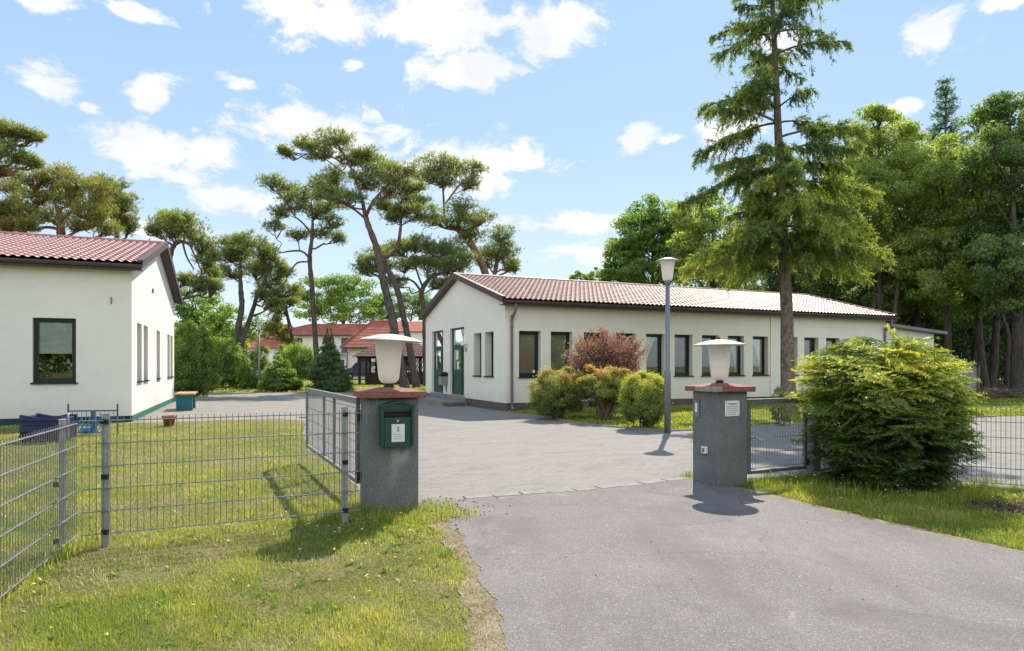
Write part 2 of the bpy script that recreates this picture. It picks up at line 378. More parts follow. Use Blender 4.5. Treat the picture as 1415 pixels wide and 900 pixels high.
# ------------------------------------------------------------------ mesh builder
class MB:
    def __init__(s):
        s.v, s.f, s.t, s.n = [], [], [], 0

    def add(s, v, f, tint=None):
        v = np.asarray(v, float).reshape(-1, 3)
        f = np.asarray(f, np.int64)
        if f.ndim == 1:
            f = f[None]
        s.f.append(f + s.n)
        s.v.append(v)
        s.n += len(v)
        s.t.append(np.full(len(f), 0.5) if tint is None else np.broadcast_to(np.asarray(tint, float), (len(f),)))

    def box(s, c, ax, ay, az):
        """parallelepiped: centre + three half-axis vectors"""
        c, ax, ay, az = map(np.asarray, (c, ax, ay, az))
        v = [c + i * ax + j * ay + k * az for k in (-1, 1) for j in (-1, 1) for i in (-1, 1)]
        s.add(v, [[0, 2, 3, 1], [4, 5, 7, 6], [0, 1, 5, 4], [2, 6, 7, 3], [0, 4, 6, 2], [1, 3, 7, 5]])

    def bx(s, x0, x1, y0, y1, z0, z1):
        s.box([(x0 + x1) / 2, (y0 + y1) / 2, (z0 + z1) / 2], [(x1 - x0) / 2, 0, 0], [0, (y1 - y0) / 2, 0], [0, 0, (z1 - z0) / 2])

    def tube(s, pts, r, n=8, cap=False):
        pts = np.asarray(pts, float)
        k = len(pts)
        r = np.broadcast_to(np.asarray(r, float), (k,))
        d = np.gradient(pts, axis=0)
        d /= np.linalg.norm(d, axis=1)[:, None] + 1e-9
        ref = A([0, 0, 1.0]) if abs(d[0][2]) < 0.9 else A([1.0, 0, 0])
        a = np.cross(d[0], ref)
        a /= np.linalg.norm(a)
        ang = np.linspace(0, 2 * np.pi, n, endpoint=False)
        V = []
        for i in range(k):
            a = a - d[i] * np.dot(a, d[i])
            a /= np.linalg.norm(a) + 1e-9
            b = np.cross(d[i], a)
            V.append(pts[i] + r[i] * (np.cos(ang)[:, None] * a + np.sin(ang)[:, None] * b))
        V = np.concatenate(V)
        i = np.arange(k - 1)[:, None] * n
        j = np.arange(n)[None]
        j2 = (j + 1) % n
        s.add(V, np.stack([i + j, i + j2, i + n + j2, i + n + j], -1).reshape(-1, 4))
        if cap:
            for ring, c in ((0, pts[0]), (k - 1, pts[-1])):
                vv = np.concatenate([V[ring * n:(ring + 1) * n], c[None]])
                s.add(vv, np.stack([np.arange(n), (np.arange(n) + 1) % n, np.full(n, n)], -1))

    def rod(s, a, b, r, n=6):
        s.tube([a, b], r, n, cap=True)

    def lathe(s, prof, c=(0, 0, 0), n=32, axis=None):
        prof = np.asarray(prof, float)
        ang = np.linspace(0, 2 * np.pi, n, endpoint=False)
        V = np.stack([np.outer(prof[:, 0], np.cos(ang)), np.outer(prof[:, 0], np.sin(ang)), np.repeat(prof[:, 1:2], n, 1)], -1).reshape(-1, 3)
        if axis is not None:
            V = V @ np.asarray(axis).T
        V = V + np.asarray(c)
        k = len(prof)
        i = np.arange(k - 1)[:, None] * n
        j = np.arange(n)[None]
        j2 = (j + 1) % n
        s.add(V, np.stack([i + j, i + j2, i + n + j2, i + n + j], -1).reshape(-1, 4))

    def prism(s, poly, ext):
        """planar polygon (n,3) extruded along the vector ext"""
        poly = np.asarray(poly, float)
        n = len(poly)
        V = np.concatenate([poly, poly + np.asarray(ext)])
        s.add(V, [[i, (i + 1) % n, n + (i + 1) % n, n + i] for i in range(n)])
        s.add(poly, [list(range(n))[::-1]])
        s.add(poly + np.asarray(ext), [list(range(n))])

    def build(s, name, mat, parent=None, smooth=False, bevel=0.0):
        me = bpy.data.meshes.new(name)
        V = np.concatenate(s.v)
        sizes = np.concatenate([np.full(len(f), f.shape[1]) for f in s.f])
        loops = np.concatenate([f.ravel() for f in s.f]).astype(np.int32)
        starts = np.concatenate([[0], np.cumsum(sizes)[:-1]]).astype(np.int32)
        me.vertices.add(len(V))
        me.vertices.foreach_set('co', V.astype(np.float32).ravel())
        me.loops.add(len(loops))
        me.loops.foreach_set('vertex_index', loops)
        me.polygons.add(len(sizes))
        me.polygons.foreach_set('loop_start', starts)
        me.polygons.foreach_set('use_smooth', np.full(len(sizes), smooth))
        at = me.attributes.new('tint', 'FLOAT', 'FACE')
        at.data.foreach_set('value', np.concatenate(s.t).astype(np.float32))
        me.update(calc_edges=True)
        me.materials.append(mat)
        o = bpy.data.objects.new(name, me)
        COL.objects.link(o)
        if parent is not None:
            o.parent = parent
            o.matrix_parent_inverse = Matrix.Translation(parent.location).inverted() if parent.type == 'EMPTY' else Matrix()
        if bevel:
            b = o.modifiers.new('bevel', 'BEVEL')
            b.width = bevel
            b.segments = 2
            b.limit_method = 'ANGLE'
            b.angle_limit = rad(40)
        return o


def tag(o, label, cat, group=None, kind=None):
    if label:
        o['label'] = label
    if cat:
        o['category'] = cat
    if group:
        o['group'] = group
    if kind:
        o['kind'] = kind
    return o


def thing(name, label, cat, loc, group=None):
    o = bpy.data.objects.new(name, None)
    o.empty_display_size = 0.2
    COL.objects.link(o)
    o.location = Vector([float(c) for c in (list(loc) + [0.0])[:3]])
    return tag(o, label, cat, group)


def copy_tree(o, parent=None):
    c = o.copy()
    COL.objects.link(c)
    if parent is not None:
        c.parent = parent
    for ch in list(o.children):
        copy_tree(ch, c)
    return c


def struct(name, mb, mat, smooth=False):
    o = mb.build(name, mat, None, smooth)
    o['kind'] = 'structure'
    return o


# ------------------------------------------------------------------ sky, sun, camera
SUN_AZ, SUN_EL = rad(15.5), rad(46.5)     # azimuth measured from +Y towards +X
w = bpy.data.worlds.new('World')
SC.world = w
w.use_nodes = True
w.node_tree.nodes.clear()
T = NT(w.node_tree)
sky = T.n('ShaderNodeTexSky', sky_type='NISHITA', sun_disc=False, sun_elevation=SUN_EL, sun_rotation=SUN_AZ, altitude=50.0, air_density=1.0, dust_density=0.5, ozone_density=2.0)
gen = T.n('ShaderNodeTexCoord').outputs['Generated']
sep = T.n('ShaderNodeSeparateXYZ', ins={0: gen})
zz = sep.outputs[2]
clouds = [(70, 6, 60, 22), (68, 118, 58, 30), (205, 126, 44, 28), (327, 117, 28, 16), (215, 208, 92, 42), (124, 148, 22, 11),
          (440, 28, 120, 42), (590, 30, 180, 48), (755, 48, 95, 40), (645, 98, 95, 32), (430, 172, 145, 42), (635, 228, 155, 44),
          (760, 310, 120, 17), (350, 280, 70, 26), (878, 188, 34, 22), (930, 192, 26, 9), (1292, 52, 66, 42), (1245, 147, 46, 16),
          (1000, 185, 52, 26), (1075, 60, 46, 30), (820, 348, 90, 18), (1390, 2, 50, 14), (490, 93, 26, 14), (240, 318, 60, 16), (190, 20, 60, 14)]
field = None
for (px, py, hw, hh) in clouds:
    d = Vector(((px - CX) / F, 1.0, (HY - py) / F))
    L = d.length
    d.normalize()
    q = d.to_track_quat('Y', 'Z').to_euler()
    mp = T.n('ShaderNodeMapping', vector_type='TEXTURE', ins={'Vector': gen, 'Location': d, 'Rotation': q, 'Scale': (hw / F / L * 1.12, 0.6, hh / F / L * 1.15)})
    ln = T.n('ShaderNodeVectorMath', operation='LENGTH', ins={0: mp.outputs[0]}).outputs['Value']
    v = T.math('SUBTRACT', 1.0, ln)
    field = v if field is None else T.math('SMOOTH_MAX', field, v, 0.12)
field = T.math('MAXIMUM', field, -1.0)
# unseen cloud cover added behind the photographer to fill the shaded walls
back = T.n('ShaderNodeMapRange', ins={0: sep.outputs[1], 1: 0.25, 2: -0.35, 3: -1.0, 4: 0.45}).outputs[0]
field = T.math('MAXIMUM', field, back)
nA = T.noise(T.n('ShaderNodeMapping', ins={'Vector': gen, 'Scale': (1, 1, 1.7)}).outputs[0], 13.0, 10.0, 0.64, 0.35)
nB = T.noise(gen, 2.6, 4.0, 0.5)
dens = T.math('ADD', field, T.math('MULTIPLY', T.math('SUBTRACT', nA, 0.5), 3.0))
dens = T.math('ADD', dens, T.math('MULTIPLY', T.math('SUBTRACT', nB, 0.5), 0.5))
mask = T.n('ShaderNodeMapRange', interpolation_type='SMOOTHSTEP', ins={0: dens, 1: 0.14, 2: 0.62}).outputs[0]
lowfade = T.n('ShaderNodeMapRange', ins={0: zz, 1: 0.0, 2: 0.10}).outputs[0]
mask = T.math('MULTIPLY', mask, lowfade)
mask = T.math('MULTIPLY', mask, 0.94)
shade = T.noise(T.n('ShaderNodeMapping', ins={'Vector': gen, 'Location': (0.0, 0.0, 0.05)}).outputs[0], 6.0, 6.0, 0.6)
SKY_K = 0.085
ccol = T.mix(T.ramp(shade, [(0.35, 0.0), (0.6, 1.0)]), (0.84, 0.86, 0.92), (1.0, 0.985, 0.97))
# clear-air gradient of the blue, blended over the physical sky
grad = T.ramp(zz, [(0.0, (0.50, 0.57, 0.63)), (0.10, (0.43, 0.525, 0.62)), (0.30, (0.30, 0.43, 0.595)), (0.60, (0.215, 0.355, 0.57)), (1.0, (0.16, 0.28, 0.50))])
b0 = T.n('ShaderNodeBackground', ins={'Color': sky.outputs[0], 'Strength': SKY_K})
bg = T.n('ShaderNodeBackground', ins={'Color': grad, 'Strength': 1.0})
b1 = T.n('ShaderNodeMixShader', ins={0: 0.80, 1: b0.outputs[0], 2: bg.outputs[0]})
# the added rear clouds are strengthened opposite the sun, as extra fill
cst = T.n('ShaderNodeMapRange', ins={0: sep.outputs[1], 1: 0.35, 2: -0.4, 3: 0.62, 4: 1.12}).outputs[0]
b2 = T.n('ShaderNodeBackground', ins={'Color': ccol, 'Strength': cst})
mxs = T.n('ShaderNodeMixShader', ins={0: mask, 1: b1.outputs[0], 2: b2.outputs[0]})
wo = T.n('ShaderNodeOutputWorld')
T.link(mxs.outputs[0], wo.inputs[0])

sl = bpy.data.lights.new('sun', 'SUN')
sl.energy = 4.2
sl.angle = rad(0.53)
sl.color = (1.0, 0.90, 0.77)
so = bpy.data.objects.new('sun', sl)
COL.objects.link(so)
sd = Vector((math.sin(SUN_AZ) * math.cos(SUN_EL), math.cos(SUN_AZ) * math.cos(SUN_EL), math.sin(SUN_EL)))
so.rotation_euler = sd.to_track_quat('Z', 'Y').to_euler()
so.location = sd * 60

cam = bpy.data.cameras.new('camera')
cam.sensor_width = 36.0
cam.lens = F / 1415 * 36.0
cam.shift_y = 55.0 / 1415
cam.clip_start = 0.1
cam.clip_end = 3000
co_ = bpy.data.objects.new('camera', cam)
COL.objects.link(co_)
co_.location = (0, 0, EYE)
co_.rotation_euler = (rad(90), 0, 0)
SC.camera = co_
SC.view_settings.view_transform = 'Standard'
SC.view_settings.look = 'None'
SC.view_settings.exposure = 0.84
SC.view_settings.gamma = 1.0
SC.view_settings.use_curve_mapping = False
SC.cycles.use_denoising = True
SC.cycles.denoising_prefilter = 'ACCURATE'
SC.cycles.use_adaptive_sampling = False
SC.cycles.max_bounces = 8
SC.cycles.diffuse_bounces = 6
SC.cycles.transparent_max_bounces = 12
SC.cycles.caustics_reflective = False
SC.cycles.caustics_refractive = False
SC.cycles.sample_clamp_indirect = 6.0


# ------------------------------------------------------------------ ground sheets
def resample(poly, step, closed=True):
    poly = np.asarray(poly, float)
    out = []
    n = len(poly)
    for i in range(n if closed else n - 1):
        a, b = poly[i], poly[(i + 1) % n]
        k = max(1, int(np.linalg.norm(b - a) / step))
        for j in range(k):
            out.append(a + (b - a) * j / k)
    if not closed:
        out.append(poly[-1])
    return A(out)


def jitter_line(pts, amp, freq=1.0, seed=0):
    r = np.random.default_rng(seed)
    ph = r.uniform(0, 6.28, (6, 2))
    s = np.concatenate([[0], np.cumsum(np.linalg.norm(np.diff(pts, axis=0), axis=1))])
    off = sum(np.sin(s[:, None] * freq * (1.7 ** k) + ph[k]) / (1.35 ** k) for k in range(6))
    return pts + amp * off * 0.4


def sheet(name, poly, z, mat):
    from mathutils.geometry import tessellate_polygon
    poly = np.asarray(poly, float)
    tri = tessellate_polygon([[Vector((p[0], p[1], 0)) for p in poly]])
    mb = MB()
    tri = A(tri)
    V = np.c_[poly, np.full(len(poly), z)]
    e1 = poly[tri[:, 1]] - poly[tri[:, 0]]
    e2 = poly[tri[:, 2]] - poly[tri[:, 0]]
    flip = (e1[:, 0] * e2[:, 1] - e1[:, 1] * e2[:, 0]) < 0
    tri[flip] = tri[flip][:, ::-1]
    mb.add(V, tri)
    return struct(name, mb, mat)


def inside(pts, poly):
    x, y = pts[:, 0], pts[:, 1]
    poly = np.asarray(poly)
    res = np.zeros(len(x), bool)
    j = len(poly) - 1
    for i in range(len(poly)):
        xi, yi = poly[i]
        xj, yj = poly[j]
        c = ((yi > y) != (yj > y)) & (x < (xj - xi) * (y - yi) / (yj - yi + 1e-12) + xi)
        res ^= c
        j = i
    return res


g = MB()
g.bx(-900, 900, -300, 1500, -0.5, 0.0)
struct('ground', g, MT['lawn'])

lawn_edge = A([(-1.62, 7.45), (-1.95, 8.3), (-2.65, 10.1), (-3.74, 12.1), (-4.75, 15.0), (-5.3, 16.9), (-5.75, 18.3), (-6.6, 18.95), (-8.2, 18.5), (-9.7, 17.75), (-10.40, 17.6)])
bed_edge = A([(-0.35, 21.75), (0.88, 19.9), (1.5, 18.1), (2.4, 16.6), (3.65, 15.45), (5.0, 15.9), (6.4, 16.7), (9.9, 18.3), (14.5, 19.8), (18, 20.8), (24, 23)])
yard = np.concatenate([jitter_line(resample(lawn_edge, 0.15, False), 0.035, 4, 1), A([(-10.43, 18.1), (-14.55, 28.5), (-18, 36.5), (-11, 37.3), (-6.6, 36.6), (-4.2, 31.2), (-4.0, 30.6), (-0.3, 22.1)]),
                       resample(bed_edge, 0.3, False), A([(26, 18), (22, 4.5), (13, 4.2), (8.4, 6.95), (6.35, 8.15), (4.3, 9.38), (2.9, 8.9), (2.4, 8.6), (0.9, 7.7), (-0.6, 7.1), (-1.1, 6.98)])])
sheet('paved_yard', yard, 0.004, MT['pavers'])

as_left = A([(-1.02, 7.38), (-0.78, 7.05), (-0.62, 6.5), (-0.42, 5.8), (-0.25, 4.9), (-0.13, 4.35), (0.0, 3.58), (0.06, 2.8), (0.0, 1.6), (-0.5, -1.0), (-3.5, -4.0)])
as_right = A([(2.50, 8.98), (2.72, 8.35), (3.02, 7.85), (3.2, 7.35), (3.55, 6.57), (3.85, 5.95), (4.17, 5.40), (5.2, 4.25), (7.0, 3.0), (12.0, 1.5)])
front_edge = jitter_line(resample(A([(-1.02, 7.38), (-0.6, 7.58), (0.78, 8.08), (1.7, 8.55), (2.50, 8.98)]), 0.1, False), 0.02, 5, 3)
asph = np.concatenate([front_edge[:-1], jitter_line(resample(as_right, 0.08, False), 0.03, 4, 5), A([(12, -6), (-3.5, -6)]), jitter_line(resample(as_left, 0.05, False), 0.045, 7, 6)[::-1][:-1]])
sheet('asphalt_drive', asph, 0.012, MT['asphalt'])
# sandy verge between lawn and asphalt
vo = A([(-1.15, 6.95), (-0.92, 6.78), (-0.78, 6.3), (-0.56, 5.7), (-0.36, 4.9), (-0.32, 4.35), (-0.24, 3.58), (-0.2, 2.8), (-0.25, 1.5)])
vi = A([(0.35, 1.5), (0.3, 2.8), (0.2, 3.58), (0.05, 4.35), (-0.1, 4.9), (-0.3, 5.8), (-0.5, 6.5), (-0.6, 7.1), (-0.75, 7.5), (-1.05, 7.62)])
verge_poly = np.concatenate([jitter_line(resample(vo, 0.06, False), 0.07, 6, 8), vi[::-1][::-1]])
sheet('sandy_verge', verge_poly, 0.008, MT['sand'])
vr = np.concatenate([jitter_line(resample(as_right[1:-1], 0.06, False), 0.03, 6, 9) + A([0.10, 0.06]), (as_right[1:-1] - A([0.12, 0.1]))[::-1]])
sheet('sandy_verge', vr, 0.008, MT['sand'])
# bare soil on the right
ang = np.linspace(0, 2 * np.pi, 60, endpoint=False)
rr = 1 + 0.18 * np.sin(3 * ang + 1) + 0.1 * np.sin(7 * ang) + 0.06 * np.sin(13 * ang + 2)
sheet('bare_soil', np.c_[5.55 + 0.62 * rr * np.cos(ang), 7.15 + 0.42 * rr * np.sin(ang)], 0.006, MT['soil'])
# forest floor under the wood on the right
sheet('forest_floor', A([(15, 27.5), (24, 25), (60, 27), (90, 60), (50, 80), (16, 60), (12, 36)]), 0.004, M('forest_floor', (0.055, 0.07, 0.02), (0.10, 0.075, 0.05), scale=0.5, rough=1.0, bump=1.0, bscale=9, c3=(0.16, 0.13, 0.09), scale3=2.5, amt3=0.6))
# concrete edging of the bed and of the lawn
kb = MB()
ke = resample(bed_edge[:-2], 0.6, False)
for a, b in zip(ke[:-1], ke[1:]):
    d = (b - a) / np.linalg.norm(b - a)
    n = A([-d[1], d[0]])
    kb.box(np.r_[(a + b) / 2, 0.012], np.r_[(b - a) / 2 * 0.985, 0], np.r_[n * 0.04, 0], [0, 0, 0.03])
struct('bed_kerb', kb, MT['concrete'])
# mortar row of larger concrete slabs where the yard meets the asphalt
sb = MB()
fe = A([(-0.55, 7.66), (0.78, 8.14), (1.7, 8.61), (2.42, 9.02)])
fe = resample(fe, 0.34, False)
for a, b in zip(fe[:-1], fe[1:]):
    d = (b - a) / np.linalg.norm(b - a)
    n = A([-d[1], d[0]])
    c = (a + b) / 2 + n * 0.03 + rng.normal(0, 0.006, 2)
    sb.box(np.r_[c, 0.002 + rng.uniform(0, 0.003)], np.r_[(b - a) / 2 * 0.95, 0], np.r_[n * 0.09, 0], [0, 0, 0.012])
struct('paving_edge', sb, MT['concrete'])


# ------------------------------------------------------------------ walls and openings
class Fr:
    """frame on a wall: base point, direction along it, direction into the building"""
    def __init__(s, p0, du, nin):
        s.p, s.u, s.n = A(p0[:2], float), A(du, float), A(nin, float)

    def at(s, a, d, z):
        q = s.p + s.u * a + s.n * d
        return A([q[0], q[1], z])

    def box(s, mb, a0, a1, d0, d1, z0, z1):
        mb.box(s.at((a0 + a1) / 2, (d0 + d1) / 2, (z0 + z1) / 2), np.r_[s.u * (a1 - a0) / 2, 0], np.r_[s.n * (d1 - d0) / 2, 0], [0, 0, (z1 - z0) / 2])


def wall(mb, fr, L, z0, z1, ops, depth, s0=0.0):
    ss = sorted({s0, L} | {o[0] for o in ops} | {o[1] for o in ops})
    zs = sorted({z0, z1} | {o[2] for o in ops} | {o[3] for o in ops})
    for a, b in zip(ss[:-1], ss[1:]):
        for c, d in zip(zs[:-1], zs[1:]):
            m, n = (a + b) / 2, (c + d) / 2
            if any(o[0] < m < o[1] and o[2] < n < o[3] for o in ops):
                continue
            mb.add([fr.at(a, 0, c), fr.at(b, 0, c), fr.at(b, 0, d), fr.at(a, 0, d)], [[0, 1, 2, 3]])
    for (a, b, c, d) in ops:
        for (p, q) in (((a, c), (b, c)), ((b, c), (b, d)), ((b, d), (a, d)), ((a, d), (a, c))):
            mb.add([fr.at(p[0], 0, p[1]), fr.at(q[0], 0, q[1]), fr.at(q[0], depth, q[1]), fr.at(p[0], depth, p[1])], [[0, 1, 2, 3]])


def bars(mb, fr, a0, a1, z0, z1, w, d0, d1):
    fr.box(mb, a0, a0 + w, d0, d1, z0, z1)
    fr.box(mb, a1 - w, a1, d0, d1, z0, z1)
    fr.box(mb, a0 + w, a1 - w, d0, d1, z0, z0 + w)
    fr.box(mb, a0 + w, a1 - w, d0, d1, z1 - w, z1)


def curtain(parent, fr, a0, a1, z0, z1, d, side, mat):
    """gathered net curtain tied to one side"""
    n, k = 28, 14
    V = []
    for j in range(k + 1):
        v = j / k
        wd = (a1 - a0) * (0.22 + 0.62 * (1 - math.sin(min(1, v * 1.25) * math.pi / 2)) ** 0.8) if v < 0.8 else (a1 - a0) * 0.26
        z = z1 + (z0 - z1) * v
        for i in range(n + 1):
            f = i / n
            x = a1 - f * wd if side > 0 else a0 + f * wd
            V.append(fr.at(x, d + 0.018 * math.sin(f * 40), z))
    mb = MB()
    mb.add(V, [[j * (n + 1) + i, j * (n + 1) + i + 1, (j + 1) * (n + 1) + i + 1, (j + 1) * (n + 1) + i] for j in range(k) for i in range(n)])
    mb.build('curtain', mat, parent, True)


def window(root, fr, a0, a1, z0, z1, dep, sill=True, cur=None, blind=None, mull=False):
    mb = MB()
    fr.box(mb, a0 + 0.05, a1 - 0.05, dep + 0.03, dep + 0.036, z0 + 0.05, z1 - 0.05)
    o = mb.build('window', MT['glass'], root)
    m = MB()
    bars(m, fr, a0 + 0.002, a1 - 0.002, z0 + 0.002, z1 - 0.002, 0.065, dep, dep + 0.07)
    bars(m, fr, a0 + 0.069, a1 - 0.069, z0 + 0.069, z1 - 0.069, 0.045, dep + 0.012, dep + 0.055)
    m.build('window_frame', MT['frame'], o, bevel=0.006)
    if sill:
        s = MB()
        fr.box(s, a0 - 0.04, a1 + 0.04, -0.05, -0.003, z0 - 0.045, z0 - 0.005)
        fr.box(s, a0 + 0.003, a1 - 0.003, -0.003, dep, z0 - 0.030, z0 + 0.004)
        s.build('sill', MT['frame'], o)
    if cur:
        curtain(o, fr, a0 + 0.06, a1 - 0.06, z0 + 0.1, z1 - 0.06, dep + 0.072, cur, MT['curtain'])
    if blind:
        zz0, mm = blind
        b = MB()
        fr.box(b, a0 + 0.06, a1 - 0.06, dep + 0.058, dep + 0.063, zz0, z1 - 0.06)
        b.build('blind', mm, o)
    return o


def roof_sheet(mb, O, us, uq, nn, S, Q, period=0.19, row=0.35, h=0.022, st=0.030):
    """pressed tile sheet: O corner at the eave, us along the eave, uq up the slope, nn outward normal"""
    nw = max(2, int(round(S / period)))
    x = np.linspace(0, 1, nw * 8 + 1)
    wv = np.sin(x * nw * 2 * np.pi)
    wv = np.sign(wv) * np.abs(wv) ** 0.8
    nr = max(1, int(round(Q / row)))
    lines = []
    for k in range(nr):
        lines += [(k / nr, st), ((k + 0.12) / nr, st * 0.9), ((k + 0.55) / nr, st * 0.45), ((k + 1) / nr - 0.0008, 0.0)]
    q = A([l[0] for l in lines]) * Q
    e = A([l[1] for l in lines])
    V = O + x[None, :, None] * S * us + q[:, None, None] * uq + (e[:, None, None] + h * wv[None, :, None]) * nn
    K, N = len(q), len(x)
    i = np.arange(K - 1)[:, None] * N
    j = np.arange(N - 1)[None]
    mb.add(V.reshape(-1, 3), np.stack([i + j, i + j + 1, i + N + j + 1, i + N + j], -1).reshape(-1, 4))


def v3(p, z=0.0):
    return A([p[0], p[1], z])


def gable_roof(root, C, u, v, s0, s1, Wd, ze, zr, ov_e, mat_r, mat_v, mat_g, period, vb_ends=(0, 1), gcol_r=0.065):
    """pitched roof over the frame: eaves along u, ridge at Wd/2"""
    rise = (zr - ze) / (Wd / 2)
    z_eave = ze - rise * ov_e
    us = v3(u)
    mb, dk = MB(), MB()
    for side in (0, 1):
        t0 = -ov_e if side == 0 else Wd + ov_e
        O = v3(C + u * s0 + v * t0, z_eave + 0.10)
        hor = v3(v if side == 0 else -v)
        uq = hor + A([0, 0, rise])
        Q = np.linalg.norm(uq) * (Wd / 2 + ov_e)
        uq /= np.linalg.norm(uq)
        nn = np.cross(us, uq) if side == 0 else -np.cross(us, uq)
        nn = nn if nn[2] > 0 else -nn
        roof_sheet(mb, O + nn * 0.03, us, uq, nn, s1 - s0, Q, period)
        dk.box(O - nn * 0.045 + us * (s1 - s0) / 2 + uq * Q / 2, us * ((s1 - s0) / 2 - 0.02), uq * (Q / 2 - 0.01), nn * 0.03)
    rf = mb.build('roof', mat_r, root, True)
    dk.build('roof_underside', mat_v, rf)
    rd = MB()
    top = v3(C + v * Wd / 2, zr + 0.145)
    n = int((s1 - s0) / 0.4)
    for k in range(n):
        a = s0 + (s1 - s0) * k / n
        b = s0 + (s1 - s0) * (k + 1) / n + 0.03
        rd.tube([top + us * a, top + us * b], [0.075, 0.066], 12, True)
    rd.build('ridge_cap', mat_r, rf, True)
    # verge boards
    for e in vb_ends:
        s = s0 if e == 0 else s1
        sg = -1 if e == 0 else 1
        vb = MB()
        for side in (0, 1):
            t0 = -ov_e if side == 0 else Wd + ov_e
            a = v3(C + u * s + v * t0, z_eave + 0.05)
            b = v3(C + u * s + v * Wd / 2, zr + 0.05)
            poly = [a - A([0, 0, 0.05]), b - A([0, 0, 0.05]), b + A([0, 0, 0.135]), a + A([0, 0, 0.135])]
            vb.prism(poly, us * sg * 0.035)
            vb.prism([a + A([0, 0, 0.137]) - us * sg * 0.10, b + A([0, 0, 0.137]) - us * sg * 0.10, b + A([0, 0, 0.16]) - us * sg * 0.10, a + A([0, 0, 0.16]) - us * sg * 0.10], us * sg * 0.14)
        vb.build('verge_board', mat_v, rf)
    # fascia + gutter at the front eave
    gm = MB()
    gz = z_eave + 0.045
    gp = C - v * (ov_e + gcol_r + 0.02)
    ang = np.linspace(-0.15, math.pi + 0.15, 12)
    prof = [(gcol_r * math.cos(a), -gcol_r * math.sin(a)) for a in ang]
    V = []
    for s in np.linspace(s0 - 0.02, s1 + 0.02, 2):
        for (dv, dz) in prof:
            V.append(v3(gp + u * s + v * dv, gz + dz))
        for (dv, dz) in prof[::-1]:
            V.append(v3(gp + u * s + v * dv * 0.9, gz + dz * 0.9))
    m = len(prof) * 2
    gm.add(V, [[i, (i + 1) % m, m + (i + 1) % m, m + i] for i in range(m)])
    gm.add(V[:m], [list(range(m))])
    gm.add(V[m:], [list(range(m))])
    for s in (s0, s1):
        gm.prism([v3(gp + u * s + v * c, gz + d) for c, d in prof], us * 0.006)
    gm.prism([v3(C + u * s0 - v * (ov_e + 0.005), gz - 0.13), v3(C + u * s1 - v * (ov_e + 0.005), gz - 0.13), v3(C + u * s1 - v * (ov_e + 0.005), gz + 0.03), v3(C + u * s0 - v * (ov_e + 0.005), gz + 0.03)], v3(v) * 0.025)
    gm.prism([v3(C + u * s0 - v * (ov_e - 0.02), gz - 0.115), v3(C + u * s1 - v * (ov_e - 0.02), gz - 0.115), v3(C + u * s1 + v * 0.02, gz - 0.115), v3(C + u * s0 + v * 0.02, gz - 0.115)], A([0, 0, 0.02]))
    n = int((s1 - s0) / 0.8)
    for k in range(n + 1):
        s = s0 + (s1 - s0) * k / n
        gm.prism([v3(gp + u * s + v * c * 1.06, gz + d * 1.06) for c, d in prof], us * 0.02)
    gm.build('gutter', mat_g, root)


def downpipe(root, fr, a, ztop, zbot, dtop, mat, r=0.045, dwall=-0.07):
    mb = MB()
    pts = [fr.at(a, dtop, ztop), fr.at(a, dtop, ztop - 0.12), fr.at(a, dtop + 0.04, ztop - 0.24), fr.at(a, dwall - 0.04, ztop - 0.48), fr.at(a, dwall, ztop - 0.62), fr.at(a, dwall, zbot + 0.25), fr.at(a, dwall, zbot + 0.14), fr.at(a + 0.03, dwall - 0.10, zbot + 0.03)]
    P2 = smooth(pts, 5)
    mb.tube(P2, r, 12, True)
    for z in (ztop - 0.75, (ztop + zbot) / 2, zbot + 0.5):
        mb.tube([fr.at(a, dwall, z - 0.025), fr.at(a, dwall, z + 0.025)], r * 1.22, 12, True)
        fr.box(mb, a - 0.012, a + 0.012, dwall, 0.01, z - 0.01, z + 0.01)
    return mb.build('downpipe', mat, root, True)


def smooth(pts, k=4):
    pts = [np.asarray(p, float) for p in pts]
    q = [2 * pts[0] - pts[1]] + pts + [2 * pts[-1] - pts[-2]]
    out = []
    for i in range(1, len(q) - 2):
        p0, p1, p2, p3 = q[i - 1:i + 3]
        for j in range(k):
            t = j / k
            out.append(0.5 * ((2 * p1) + (-p0 + p2) * t + (2 * p0 - 5 * p1 + 4 * p2 - p3) * t * t + (-p0 + 3 * p1 - 3 * p2 + p3) * t ** 3))
    out.append(pts[-1])
    return A(out)


# ------------------------------------------------------------------ long building on the right
U, Vv = A([UX, UY]), A([-UY, UX])
C1 = A([-0.23, 22.1])
L1, W1 = 18.65, 9.25
ZE, ZR = 3.72, 5.02
hb = thing('long_building', 'long single-storey cream building with brown tiled roof and green entrance doors in its gable', 'building', v3(C1))
fl = Fr(C1, U, Vv)             # long front wall
fg = Fr(C1, Vv, U)             # gable with the doors
wins = [(0.51, 1.33), (1.72, 2.56), (3.04, 3.88), (4.38, 5.22), (5.68, 6.52), (6.98, 7.82), (8.27, 9.10), (9.56, 10.38), (10.84, 11.66), (12.44, 13.28), (13.66, 14.48), (14.92, 15.74), (17.15, 17.85)]
wl = MB()
ops = [(a, b, 1.16, 2.72) for a, b in wins]
wall(wl, fl, L1, 0.28, ZE + 0.02, ops, 0.2)
gops = [(1.02, 1.84, 1.17, 2.74), (2.18, 2.97, 1.17, 2.74), (4.03, 5.75, 0.35, 3.06), (6.66, 8.25, 0.35, 3.06)]
wall(wl, fg, W1, 0.28, ZE, gops, 0.26)
wl.add([fg.at(0, 0, ZE), fg.at(W1, 0, ZE), fg.at(W1 / 2, 0, ZR + 0.02)], [[0, 1, 2]])
fbk = Fr(C1 + Vv * W1, U, -Vv)
wall(wl, fbk, L1, 0.28, ZE, [], 0.2)
fge = Fr(C1 + U * L1, Vv, -U)
